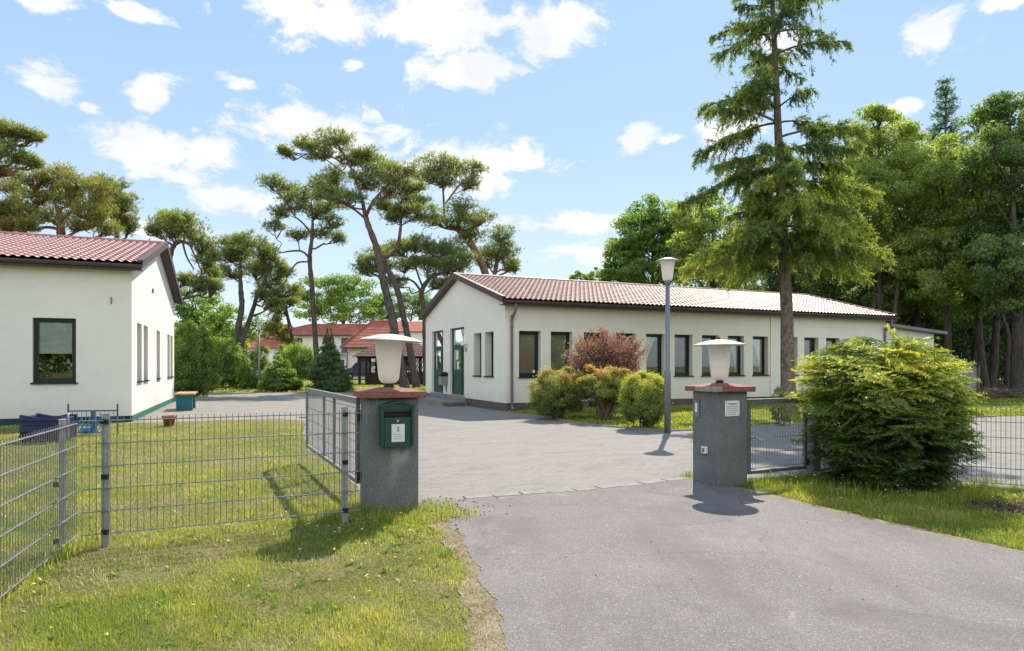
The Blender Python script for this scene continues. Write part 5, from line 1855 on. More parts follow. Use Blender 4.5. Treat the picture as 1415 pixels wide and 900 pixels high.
pine('dense low pine with crooked trunk just left of the cream gable', 48.0,
     [[(590, 538, 13), (588, 470, 11), (587, 430, 10), (582, 408, 9), (588, 392, 8), (600, 378, 5)],
      [(583, 405, 5), (572, 390, 4), (558, 385, 3), (540, 388, 2)], [(585, 400, 4), (575, 372, 3), (570, 352, 2)]],
     [(510, 362, 22, 9), (528, 352, 22, 10), (505, 375, 16, 7), (550, 345, 24, 11), (575, 340, 24, 12), (600, 350, 26, 13), (560, 368, 26, 11), (590, 372, 26, 12), (620, 370, 24, 14), (530, 372, 20, 9), (545, 392, 18, 9), (608, 392, 16, 10), (640, 365, 22, 15)],
     1.0, 'pine', 'bark_pine')
pine('twin-trunked pine standing left of the thin distant lamp', 46.5,
     [[(322, 537, 15), (324, 500, 12), (327, 465, 11), (334, 425, 9.5), (333, 405, 9), (332, 380, 6), (332, 350, 4)],
      [(322, 520, 11), (332, 480, 9.5), (342, 450, 9), (352, 420, 7.5), (356, 404, 6), (365, 390, 4)]],
     [(318, 338, 22, 10), (342, 334, 22, 10), (362, 345, 20, 11), (330, 352, 30, 12), (310, 355, 16, 9), (372, 362, 18, 12), (350, 375, 22, 12), (322, 378, 20, 10), (372, 392, 22, 13), (390, 378, 16, 11), (398, 405, 18, 12), (378, 418, 14, 12), (362, 408, 14, 10)],
     1.0, 'pine', 'bark_pine')
pine('hanging pine bough with browning needles over the red roof of the far house', 50.0,
     [[(414, 537, 9), (408, 490, 7), (398, 440, 6), (390, 415, 5), (384, 400, 4)]],
     [(382, 442, 13, 14), (390, 460, 14, 13), (376, 455, 10, 10), (397, 476, 10, 9), (402, 418, 14, 9), (386, 425, 14, 10)], 0.8, 'pine_y', 'bark_pine')
pine('umbrella-shaped pine arching up behind the white gable roof', 36.0,
     [[(232, 545, 14), (233, 470, 12), (232, 400, 11), (234, 360, 10), (240, 340, 8), (252, 334, 6), (266, 340, 4)],
      [(252, 334, 4), (258, 355, 2.5), (268, 372, 1.5)], [(262, 338, 3), (272, 360, 2), (280, 380, 1.2)]],
     [(228, 308, 20, 11), (248, 308, 24, 12), (268, 322, 22, 12), (280, 340, 18, 12), (240, 322, 22, 9), (286, 360, 16, 12), (292, 380, 14, 12), (215, 322, 10, 7), (262, 390, 14, 8), (278, 396, 16, 9), (296, 400, 12, 9)],
     1.0, 'pine', 'bark_pine', tl=0.13)
pine('broad sunlit pine with red trunk rising behind the wine-red roof', 37.0,
     [[(92, 545, 22), (88, 440, 18), (86, 350, 15), (84, 318, 13), (84, 300, 10), (78, 285, 7)],
      [(84, 315, 7), (72, 305, 5), (62, 298, 4), (45, 290, 3)], [(84, 305, 6), (100, 292, 5), (120, 285, 3)], [(88, 330, 6), (110, 318, 4), (130, 310, 3)]],
     [(20, 262, 26, 11), (50, 252, 28, 12), (80, 246, 26, 12), (108, 258, 26, 12), (132, 270, 24, 13), (60, 272, 28, 11), (95, 278, 28, 12), (120, 295, 24, 12), (30, 285, 26, 11), (140, 300, 20, 14), (60, 300, 22, 9), (105, 312, 24, 9), (150, 318, 18, 10), (20, 308, 22, 10)],
     1.0, 'pine_y', 'bark_red', tl=0.13)
pine('dark pine rounding off the right end of the pines behind the wine-red roof', 41.0,
     [[(168, 545, 14), (166, 450, 12), (163, 360, 10), (160, 310, 7), (156, 285, 4)]],
     [(145, 255, 18, 10), (160, 268, 20, 12), (174, 286, 16, 13), (168, 305, 18, 13), (178, 318, 12, 10), (150, 290, 18, 12), (140, 270, 16, 10)], 1.0, 'pine', 'bark_pine', tl=0.14)
pine('tall dark pine at the left picture edge with layered boughs', 34.0,
     [[(-12, 545, 20), (-10, 440, 17), (-8, 340, 14), (-8, 260, 11), (-6, 215, 8), (-8, 180, 4)]],
     [(5, 182, 22, 7), (28, 188, 20, 6), (45, 192, 12, 5), (-15, 178, 20, 8), (10, 210, 26, 8), (35, 222, 18, 6), (48, 226, 10, 5), (-20, 215, 26, 10), (5, 238, 24, 8), (-25, 190, 25, 12)], 1.1, 'pine', 'bark_red', tl=0.13)
pine('leaning red-trunked pine low behind the wine-red roof at the left edge', 35.5,
     [[(-8, 545, 16), (0, 440, 14), (4, 340, 12), (14, 305, 10), (20, 285, 6)], [(4, 335, 7), (-10, 310, 5), (-20, 295, 3)]],
     [(0, 290, 22, 10), (28, 296, 22, 10), (40, 312, 20, 9), (-15, 300, 22, 12), (10, 316, 22, 8)], 1.0, 'pine_y', 'bark_red', tl=0.13)

# ------------------------------------------------------------------ broadleaf trees
def px_tree(label, bx_, Y, ell, mat, leaf, dens=1.0, tr=0.25, **kw):
    base = P(bx_, 505, Y)
    lo = px_lobes(base, Y, ell, grow=1.22)
    return broadleaf(label, base[:2], max(l[2] + l[5] for l in lo), None, lo, mat, leaf, dens, trunk_r=tr, **kw)


px_tree('round green broadleaf tree behind the far red-roofed houses', 475, 105, [(440, 405, 30, 20), (475, 395, 32, 20), (505, 410, 26, 20), (455, 430, 34, 16), (495, 435, 30, 14), (425, 430, 20, 14), (478, 415, 30, 18), (520, 425, 20, 16)], 'oak', 0.36, 1.0, 0.5, name='oak_tree')
px_tree('leafy green tree filling the gap left of the twin-trunked pine', 285, 60, [(265, 420, 22, 20), (290, 430, 26, 24), (275, 450, 26, 22), (310, 445, 24, 22), (256, 440, 16, 20), (300, 465, 26, 18), (320, 460, 16, 18), (350, 455, 16, 18)], 'oak', 0.26, 1.0, 0.3, name='oak_tree')
px_tree('bright green tree behind the thin distant lamp', 330, 62, [(322, 462, 18, 18), (334, 470, 14, 16), (318, 488, 20, 14)], 'birch', 0.24, 0.8, 0.25, name='birch_tree')
px_tree('distant dark pine wood tree seen beyond the cream gable', 560, 115, [(545, 415, 22, 12), (575, 412, 24, 12), (560, 428, 30, 12), (535, 430, 20, 12), (590, 425, 20, 14)], 'dark', 0.36, 0.8, 0.4, name='broadleaf_tree')
px_tree('small pale treetop left of the oak above the brown roof', 815, 58, [(798, 384, 11, 9), (820, 380, 11, 10), (812, 392, 22, 8), (835, 390, 12, 8), (815, 410, 20, 14)], 'birch', 0.17, 0.9, 0.2, name='birch_tree')
px_tree('oak with dense dark crown behind the middle of the brown roof', 905, 46, [(900, 292, 30, 20), (880, 318, 32, 20), (918, 320, 34, 24), (862, 345, 28, 18), (895, 350, 36, 22), (935, 350, 32, 24), (855, 372, 24, 14), (890, 378, 36, 16), (930, 382, 30, 18), (950, 315, 24, 22), (870, 340, 30, 24), (850, 385, 26, 14), (915, 300, 28, 22), (940, 335, 30, 26), (880, 365, 34, 20)], 'oak', 0.2, 1.2, 0.35, name='oak_tree', lobe_k=1.25)
px_tree('sunlit oak just behind the spruce at the left', 985, 43, [(955, 300, 26, 22), (985, 290, 28, 24), (970, 335, 34, 24), (1005, 330, 30, 26), (960, 370, 32, 18), (1000, 370, 34, 22), (1030, 350, 30, 26), (1030, 385, 30, 18), (975, 355, 34, 26), (950, 345, 26, 26)], 'birch', 0.19, 1.1, 0.3, name='oak_tree', lobe_k=1.2)
px_tree('dark tree behind the spruce trunk and the end of the roof', 1070, 44, [(1060, 340, 36, 28), (1095, 350, 34, 28), (1070, 385, 40, 24), (1110, 390, 34, 26), (1130, 360, 28, 28)], 'under', 0.2, 1.0, 0.3)
px_tree('tall sunlit birch at the right of the spruce', 1212, 41, [(1215, 168, 28, 20), (1190, 195, 30, 26), (1240, 190, 32, 24), (1215, 220, 40, 28), (1180, 245, 36, 30), (1255, 230, 34, 30), (1215, 265, 44, 32), (1260, 280, 38, 32), (1175, 300, 38, 32), (1215, 320, 44, 34), (1262, 335, 38, 32), (1185, 360, 38, 30), (1230, 375, 40, 30), (1160, 270, 26, 30), (1275, 250, 28, 28)], 'birch', 0.16, 1.15, 0.28, name='birch_tree', lobe_k=1.15)
px_tree('sunlit birch with pale drooping crown left of the dark maple', 1310, 39, [(1300, 215, 30, 22), (1335, 228, 34, 24), (1290, 250, 30, 28), (1325, 265, 40, 30), (1300, 300, 40, 32), (1345, 300, 34, 34), (1290, 345, 38, 32), (1335, 350, 40, 34), (1305, 390, 40, 30)], 'birch', 0.16, 1.1, 0.26, name='birch_tree')
px_tree('large dark maple filling the right picture edge', 1405, 36, [(1395, 150, 36, 20), (1365, 172, 34, 24), (1415, 180, 40, 30), (1370, 210, 36, 30), (1410, 235, 44, 36), (1360, 255, 36, 34), (1400, 290, 46, 38), (1365, 310, 40, 36), (1410, 345, 46, 38), (1370, 365, 40, 34), (1440, 210, 40, 50), (1445, 300, 40, 50), (1395, 400, 46, 32)], 'dark', 0.18, 1.15, 0.36, name='maple_tree', lobe_k=1.1)
px_tree('dark understorey tree behind the white annex', 1265, 45, [(1250, 400, 38, 30), (1285, 395, 36, 32), (1235, 430, 34, 26), (1270, 435, 40, 26), (1305, 425, 34, 32), (1210, 410, 32, 26)], 'under', 0.2, 1.0, 0.3)
px_tree('dark shaded tree above the low grey shed', 1345, 46, [(1335, 410, 40, 32), (1370, 415, 40, 36), (1340, 450, 38, 30), (1385, 460, 40, 34), (1320, 475, 30, 22), (1365, 490, 36, 22), (1410, 440, 36, 40)], 'under', 0.2, 0.95, 0.3)
px_tree('shadowy tree deep in the wood at the right edge', 1425, 48, [(1420, 430, 40, 40), (1450, 400, 44, 50), (1400, 480, 36, 26), (1435, 490, 40, 28), (1470, 460, 40, 50)], 'under', 0.22, 0.95, 0.3)
px_tree('shaded tree behind the right end of the brown roof', 1160, 47, [(1150, 380, 36, 30), (1190, 395, 36, 28), (1140, 410, 34, 22), (1175, 425, 36, 20), (1205, 440, 30, 18)], 'under', 0.2, 1.0, 0.3)
px_tree('dark tree closing the wood behind the birches', 1300, 56, [(1240, 330, 50, 50), (1300, 330, 54, 56), (1360, 380, 56, 56), (1280, 420, 56, 50), (1340, 460, 56, 44), (1220, 400, 50, 50), (1400, 470, 60, 46)], 'under', 0.28, 0.9, 0.35)
px_tree('broad light green tree between the two birches', 1262, 43, [(1262, 200, 26, 20), (1240, 240, 30, 26), (1285, 235, 30, 26), (1262, 280, 40, 30), (1300, 290, 34, 30), (1240, 310, 34, 30), (1285, 335, 40, 32), (1250, 365, 38, 30), (1300, 375, 36, 30), (1225, 350, 30, 28)], 'birch', 0.17, 1.1, 0.26, name='birch_tree', lobe_k=1.1)
px_tree('full green oak between the drooping birch and the dark maple', 1362, 40, [(1355, 200, 28, 22), (1375, 235, 34, 28), (1345, 260, 34, 30), (1380, 290, 38, 32), (1345, 320, 38, 32), (1375, 350, 40, 34), (1340, 380, 38, 30), (1385, 395, 38, 30)], 'oak', 0.18, 1.1, 0.28, name='oak_tree', lobe_k=1.1)
px_tree('leafy green tree behind the right end of the brown roof ridge', 1140, 45, [(1150, 230, 28, 24), (1135, 265, 30, 28), (1165, 290, 32, 28), (1135, 310, 34, 28), (1160, 340, 36, 28), (1130, 355, 32, 26)], 'birch', 0.18, 1.1, 0.26, name='oak_tree', lobe_k=1.1)
px_tree('pale green tree low between the wood edge and the white annex', 1235, 43, [(1215, 385, 34, 26), (1250, 380, 36, 28), (1285, 400, 36, 26), (1325, 410, 38, 28), (1235, 415, 34, 20)], 'oak', 0.18, 1.1, 0.24, name='oak_tree', lobe_k=1.1)
# dark conifer top behind the birches
def far_conifer():
    base = P(1303, 505, 50)
    root = thing('conifer_tree', 'dark narrow conifer top showing above the birches', 'tree', [base[0], base[1], 0])
    tb, fo = MB(), MB()
    H = P(1303, 108, 50)[2]
    tb.tube([base * A([1, 1, 0]), base * A([1, 1, 0]) + A([0.1, 0, H * .6]), base * A([1, 1, 0]) + A([0.25, 0, H])], [0.25, 0.14, 0.02], 8)
    z = H * 0.55
    while z < H - 0.1:
        f = (H - z) / (H * 0.45)
        for k in range(6):
            a = rng.uniform(0, 6.28)
            L = (0.3 + 2.1 * f ** 0.8) * rng.uniform(0.5, 1.1)
            o = base * A([1, 1, 0]) + A([0.2, 0, z])
            e = o + A([math.cos(a) * L, math.sin(a) * L, L * rng.uniform(-0.1, 0.35)])
            br = crook(o, e, 4, 0.05)
            tb.tube(br, np.linspace(0.04, 0.01, len(br)), 4)
            m = int(26 * L) + 5
            t = rng.uniform(0.3, 1.05, (m, 1))
            p = o + (e - o) * t + rng.normal(0, 0.12, (m, 3))
            needles(fo, p, unit((e - o)[None] * 0.4 + rng.normal(0, 0.5, (m, 3))), 0.2, 10, 0.14, 0.03, 0.6, np.clip(0.3 + rng.normal(0, 0.15, m), 0, 1))
        z += rng.uniform(0.35, 0.55)
    tb.build('trunk', MT['bark'], root, True)
    fo.build('crown', MT['conif'], root)


far_conifer()
# bare trunks and fallen wood on the forest floor
for (bx_, Y, w_, ty, lab) in ((1196, 41.0, 8, 380, 'pale straight trunk in the wood above the end of the brown roof'), (1228, 40.0, 9, 350, 'slanting pale trunk in the wood behind the white annex'), (1368, 42.0, 10, 360, 'dark trunk standing in the wood right of the low shed'), (1392, 44.0, 7, 380, 'thin dark trunk at the right edge of the wood')):
    bp_ = P(bx_, 505, Y)
    root = thing('bare_tree', lab, 'tree', [bp_[0], bp_[1], 0])
    s = crook([bp_[0], bp_[1], -0.1], P(bx_ + rng.normal(8, 10), ty - 60, Y), 7, 0.02)
    m = MB()
    m.tube(s, np.linspace(w_ * Y / F / 2 * 1.2, 0.05, len(s)), 9)
    for k in range(9):
        q = s[rng.integers(len(s) // 3, len(s))]
        e = q + A([rng.normal(0, 1.1), rng.normal(0, 1.0), rng.uniform(0.2, 1.6)])
        t2 = crook(q, e, 4, 0.08)
        m.tube(t2, np.linspace(0.04, 0.01, len(t2)), 5)
    m.build('trunk', MT['bark'], root, True)
    fo = MB()
    q = s[-1] + rng.normal(0, 0.9, (700, 3))
    leaves(fo, q, unit(rng.normal(size=(700, 3)) + A([0, 0, 0.6])), 0.2, 0.12, np.clip(rng.normal(0.4, 0.2, 700), 0, 1))
    fo.build('crown', MT['dark'], root)
for (xa, xb, py, Y, lab) in ((1362, 1428, 527, 37.0, 'pale fallen log on the forest floor at the right edge'), (1345, 1392, 541, 33.0, 'short fallen branch on the dark ground below the shed')):
    m = MB()
    a, b = P(xa, py, Y), P(xb, py - 1, Y + 1.2)
    a[2], b[2] = 0.14, 0.2
    m.tube(crook(a, b, 6, 0.02), np.linspace(0.13, 0.08, 16), 9, True)
    o = m.build('fallen_log', MT['log'], None, True)
    tag(o, lab, 'log')
m = MB()
cc = P(1378, 550, 30)
for k in range(240):
    a = A([cc[0] + rng.normal(0, 1.2), cc[1] + rng.normal(0, 0.5), rng.uniform(0.0, 0.45)])
    d = unit(A([rng.normal(), rng.normal() * 0.6, rng.normal() * 0.25]))
    m.tube([a - d * 0.5, a + d * rng.uniform(0.2, 0.7)], [0.016, 0.006], 4)
tag(m.build('brushwood', MT['twig'], None, True), 'dark heap of loose brushwood at the edge of the wood on the right', 'brushwood', None, 'stuff')

# ------------------------------------------------------------------ far houses, gazebo, van
def hip_roof(m, fr, a0, a1, d0, d1, ze, zr, hip0, hip1, step=0.36, st=0.03):
    """tiled hip or gable roof built in overlapping courses"""
    dm = (d0 + d1) / 2
    r0, r1 = a0 + (dm - d0) * hip0, a1 - (dm - d0) * hip1
    n = max(3, int((dm - d0) / step))
    def line(t, side):
        d = d0 + (dm - d0) * t if side == 0 else d1 - (d1 - dm) * t
        return a0 + (r0 - a0) * t, a1 - (a1 - r1) * t, d, ze + (zr - ze) * t
    for side in (0, 1):
        for k in range(n):
            A0, A1, D, Z = line(k / n, side)
            B0, B1, E, W_ = line((k + 1) / n, side)
            m.add([fr.at(A0, D, Z + st), fr.at(A1, D, Z + st), fr.at(B1, E, W_), fr.at(B0, E, W_)], [[0, 1, 2, 3]])
            m.add([fr.at(A0, D, Z - 0.02), fr.at(A1, D, Z - 0.02), fr.at(A1, D, Z + st), fr.at(A0, D, Z + st)], [[0, 1, 2, 3]])
    for end, hip in ((0, hip0), (1, hip1)):
        if not hip:
            aa_ = a0 if end == 0 else a1
            m.add([fr.at(aa_, d0, ze), fr.at(aa_, d1, ze), fr.at(aa_, dm, zr)], [[0, 1, 2]])
            continue
        for k in range(n):
            t, u = k / n, (k + 1) / n
            def pt(tt, s):
                a = a0 + (r0 - a0) * tt if end == 0 else a1 - (a1 - r1) * tt
                d = d0 + (dm - d0) * tt if s == 0 else d1 - (d1 - dm) * tt
                return a, d, ze + (zr - ze) * tt
            p = [pt(t, 0), pt(t, 1), pt(u, 1), pt(u, 0)]
            m.add([fr.at(p[0][0], p[0][1], p[0][2] + st), fr.at(p[1][0], p[1][1], p[1][2] + st), fr.at(*p[2]), fr.at(*p[3])], [[0, 1, 2, 3]])
            m.add([fr.at(p[0][0], p[0][1], p[0][2] - 0.02), fr.at(p[1][0], p[1][1], p[1][2] - 0.02), fr.at(p[1][0], p[1][1], p[1][2] + st), fr.at(p[0][0], p[0][1], p[0][2] + st)], [[0, 1, 2, 3]])
    caps = MB()
    caps.tube([fr.at(r0, dm, zr + 0.05), fr.at(r1, dm, zr + 0.05)], 0.09, 8)
    for end, hip, aa_, rr_ in ((0, hip0, a0, r0), (1, hip1, a1, r1)):
        if hip:
            for d in (d0, d1):
                caps.tube([fr.at(aa_, d, ze + 0.06), fr.at(rr_, dm, zr + 0.06)], 0.08, 8)
    return caps


def far_window(root, fr, a0, a1, z0, z1, rail=False):
    m = MB()
    fr.box(m, a0, a1, -0.03, -0.004, z0, z1)
    o = m.build('window', MT['glass_dk'], root)
    k = MB()
    bars(k, fr, a0 - 0.06, a1 + 0.06, z0 - 0.06, z1 + 0.06, 0.09, -0.07, -0.031)
    fr.box(k, (a0 + a1) / 2 - 0.04, (a0 + a1) / 2 + 0.04, -0.07, -0.031, z0, z1)
    k.build('window_frame', MT['frame_dk'], o)
    if rail:
        r = MB()
        for x in np.linspace(a0 - 0.6, a1 + 0.6, 14):
            r.rod(fr.at(x, -1.0, z0), fr.at(x, -1.0, z0 + 0.95), 0.015, 4)
        for z in (z0 + 0.03, z0 + 0.95):
            r.rod(fr.at(a0 - 0.6, -1.0, z), fr.at(a1 + 0.6, -1.0, z), 0.022, 5)
        for x in (a0 - 0.6, a1 + 0.6):
            r.rod(fr.at(x, -1.0, z0 + 0.95), fr.at(x, 0, z0 + 0.95), 0.022, 5)
        fr.box(r, a0 - 0.65, a1 + 0.65, -1.05, -0.005, z0 - 0.18, z0 - 0.02)
        r.build('balcony', MT['metal'], root)


# two-storey house
YH = 96.0
k = YH / F
x0, x1 = (372 - CX) * k, (512 - CX) * k
fh = Fr([x0, YH], [1, 0], [0, 1])
Lh = x1 - x0 + 4
h1 = thing('apartment_house', 'far two-storey white house with balconies and long red tiled roof', 'house', [x0, YH, 0])
m = MB()
wall(m, fh, Lh, 0, 5.9, [], 0.1)
m.prism([fh.at(0.02, 0.02, 0), fh.at(Lh, 0.02, 0), fh.at(Lh, 10, 0), fh.at(0.02, 10, 0)], [0, 0, 5.88])
m.build('wall', MT['white'], h1)
m = MB()
caps = hip_roof(m, fh, -0.6, Lh, -0.6, 10.6, 5.95, 7.75, 0.9, 0)
rf = m.build('roof', MT['roof_far'], h1)
caps.build('ridge_tiles', MT['roof_far'], rf, True)
m = MB()
m.rod(fh.at(-0.6, -0.68, 5.9), fh.at(Lh, -0.68, 5.9), 0.09, 8)
m.build('gutter', MT['gutter'], h1)
for (pa, pb2) in ((408, 417), (452, 461), (472.5, 482)):
    far_window(h1, fh, (pa - CX) * k - x0, (pb2 - CX) * k - x0, 3.3, 5.45, True)
for (pa, pb2) in ((430, 438), (470, 475)):
    far_window(h1, fh, (pa - CX) * k - x0, (pb2 - CX) * k - x0, 0.6, 2.3)
# left wing with a lower roof
wg = thing('house_wing', 'left wing of the far white house under a steep red hipped roof', 'house', [x0 - 3.5, YH - 2, 0])
fw_ = Fr([(338 - CX) * (YH - 2) / F, YH - 2], [1, 0], [0, 1])
m = MB()
m.prism([fw_.at(0.3, 0.3, 0), fw_.at(5.6, 0.3, 0), fw_.at(5.6, 9, 0), fw_.at(0.3, 9, 0)], [0, 0, 4.0])
m.build('wall', MT['white'], wg)
m = MB()
caps = hip_roof(m, fw_, -0.3, 6.4, -0.2, 10.5, 4.05, 7.6, 0.62, 0.3)
rf = m.build('roof', MT['roof_far'], wg)
caps.build('ridge_tiles', MT['roof_far'], rf, True)

# nearer bungalow
YB = 75.0
k = YB / F
x0 = (478 - CX) * k
fbw = Fr([x0, YB], [1, 0], [0, 1])
h2 = thing('bungalow', 'cream bungalow with wide red hipped roof behind the dark gazebo', 'house', [x0, YB, 0])
Lb = (640 - CX) * k - x0
m = MB()
m.prism([fbw.at(0, 0, 0), fbw.at(Lb, 0, 0), fbw.at(Lb, 6, 0), fbw.at(0, 6, 0)], [0, 0, 3.7])
fbr = Fr(fbw.at(4.8, 1.3, 0)[:2], [1, 0], [0, 1])
m.prism([fbr.at(0, 0, 0), fbr.at(8, 0, 0), fbr.at(8, 5, 0), fbr.at(0, 5, 0)], [0, 0, 5.4])
m.build('wall', MT['render'], h2)
m = MB()
caps = hip_roof(m, fbw, -0.5, 4.9, -0.5, 6.6, 3.62, 6.75, 0.80, 0)
cap2 = hip_roof(m, fbr, 0.0, 8.5, -0.3, 5.0, 5.45, 6.8, 0, 0)
rf = m.build('roof', MT['roof_far'], h2)
caps.build('ridge_tiles', MT['roof_far'], rf, True)
m = MB()
m.rod(fbw.at(-0.5, -0.57, 3.55), fbw.at(5.0, -0.57, 3.55), 0.09, 8)
m.rod(fbw.at(0.1, -0.57, 3.5), fbw.at(0.14, -0.08, 3.0), 0.05, 8)
m.rod(fbw.at(0.14, -0.08, 3.0), fbw.at(0.14, -0.08, 0.0), 0.05, 8)
m.build('gutter', MT['gutter'], h2)
far_window(h2, fbw, 1.4, 2.6, 1.1, 2.35)
far_window(h2, fbw, 6.2, 7.3, 1.1, 2.3)

# gazebo
YG = 54.0
gz = thing('gazebo', 'dark wooden gazebo with shingled hip roof beside the pine trunks', 'gazebo', [(545 - CX) * YG / F, YG, 0])
fz = Fr([(503 - CX) * YG / F, YG - 2], [1, 0], [0, 1])
LG = (600 - 503) * YG / F
for a in (0.08, 0.62, LG * 0.5, LG * 0.75, LG - 0.08):
    for d in (0.0, 3.85):
        m = MB()
        fz.box(m, a - 0.09, a + 0.09, d, d + 0.18, -0.05, 2.25)
        m.build('post', MT['darkwood'], gz)
for dd_ in (0.05, 3.9):
    m = MB()
    fz.box(m, 0.72, LG, dd_, dd_ + 0.06, 0.0, 0.98)
    m.build('parapet', MT['darkwood'], gz)
    m = MB()
    fz.box(m, -0.15, LG + 0.15, dd_ - 0.02, dd_ + 0.1, 2.12, 2.25)
    m.build('top_beam', MT['darkwood'], gz)
m = MB()
for a in np.arange(LG * 0.52, LG, 0.16):
    fz.box(m, a, a + 0.05, 3.92, 3.96, 0.98, 2.12)
    m.rod(fz.at(a, 0.1, 1.0), fz.at(a + 0.4, 0.1, 2.1), 0.025, 4)
m.build('lattice', MT['darkwood'], gz)
m = MB()
caps = hip_roof(m, fz, -0.4, LG + 0.4, -0.4, 4.4, 2.26, 3.75, 0.95, 0.95, 0.3, 0.02)
m.build('roof', MT['gazroof'], gz)

# parked van and a second car further right
def van():
    Y = 71.0
    x0, x1 = (474 - CX) * Y / F, (527 - CX) * Y / F
    root = thing('parked_van', 'dark blue van parked side-on before the bungalow', 'van', [(x0 + x1) / 2, Y, 0])
    f = Fr([x0, Y], [1, 0], [0, 1])
    Lv = x1 - x0
    prof = [(0.0, 0.32), (0.0, 0.95), (0.12, 1.10), (0.85, 1.28), (1.35, 1.82), (1.6, 1.92), (Lv - 0.25, 1.92), (Lv - 0.05, 1.6), (Lv, 0.9), (Lv, 0.32)]
    m = MB()
    m.prism([f.at(a, 0, z) for a, z in prof], [0, 1.75, 0])
    m.build('van_body', MT['van'], root, bevel=0.05)
    for (a, b2, z0, z1) in ((1.05, 1.55, 1.24, 1.72), (1.65, 2.5, 1.24, 1.74), (2.6, 3.5, 1.24, 1.74)):
        m = MB()
        dl = 0.0 if a > 1.5 else 0.32
        m.prism([f.at(a, -0.012, z0), f.at(b2, -0.012, z0), f.at(b2, -0.012, z1), f.at(a + dl, -0.012, z1)], [0, 0.01, 0])
        m.build('side_window', MT['glass_dk'], root)
    for a in (0.75, Lv - 0.8):
        m = MB()
        m.tube([f.at(a, -0.02, 0.33), f.at(a, 0.2, 0.33)], 0.33, 24, True)
        wh = m.build('wheel', MT['rubber'], root)
        m = MB()
        m.tube([f.at(a, -0.035, 0.33), f.at(a, -0.021, 0.33)], 0.19, 16, True)
        m.build('rim', MT['steel'], wh)
    m = MB()
    f.box(m, -0.02, 0.15, 0.0, 0.3, 0.72, 0.9)
    m.build('headlight', MT['white'], root)
    m = MB()
    f.box(m, Lv - 0.08, Lv + 0.01, -0.01, 0.15, 0.85, 1.3)
    m.build('tail_light', MT['redl'], root)
    m = MB()
    f.box(m, 0.0, Lv, -0.02, -0.003, 0.62, 0.70)
    f.box(m, 1.58, 1.60, -0.01, -0.002, 0.4, 1.75)
    f.box(m, 2.55, 2.57, -0.01, -0.002, 0.4, 1.75)
    m.build('side_trim', MT['black'], root)


van()


def car():
    Y = 68.0
    x0 = (509 - CX) * Y / F
    root = thing('parked_car', 'light blue-grey car seen through the gazebo with a red tail lamp', 'car', [x0 + 2, Y, 0])
    f = Fr([x0, Y], [1, 0], [0, 1])
    prof = [(0.0, 0.35), (-0.02, 0.75), (0.08, 1.0), (0.45, 1.45), (0.9, 1.52), (2.3, 1.48), (2.95, 1.02), (3.9, 0.88), (4.15, 0.65), (4.15, 0.35)]
    m = MB()
    m.prism([f.at(a, 0, z) for a, z in prof], [0, 1.65, 0])
    m.build('car_body', MT['carp'], root, bevel=0.05)
    m = MB()
    m.prism([f.at(0.55, -0.012, 1.0), f.at(2.75, -0.012, 1.0), f.at(2.3, -0.012, 1.4), f.at(0.85, -0.012, 1.43)], [0, 0.01, 0])
    m.build('side_window', MT['glass_dk'], root)
    m = MB()
    f.box(m, -0.03, 0.32, -0.02, 0.2, 0.75, 0.98)
    m.build('tail_light', MT['redl'], root)
    for a in (0.75, 3.35):
        m = MB()
        m.tube([f.at(a, -0.02, 0.31), f.at(a, 0.2, 0.31)], 0.31, 24, True)
        wh = m.build('wheel', MT['rubber'], root)
        m = MB()
        m.tube([f.at(a, -0.035, 0.31), f.at(a, -0.021, 0.31)], 0.18, 16, True)
        m.build('rim', MT['steel'], wh)


car()

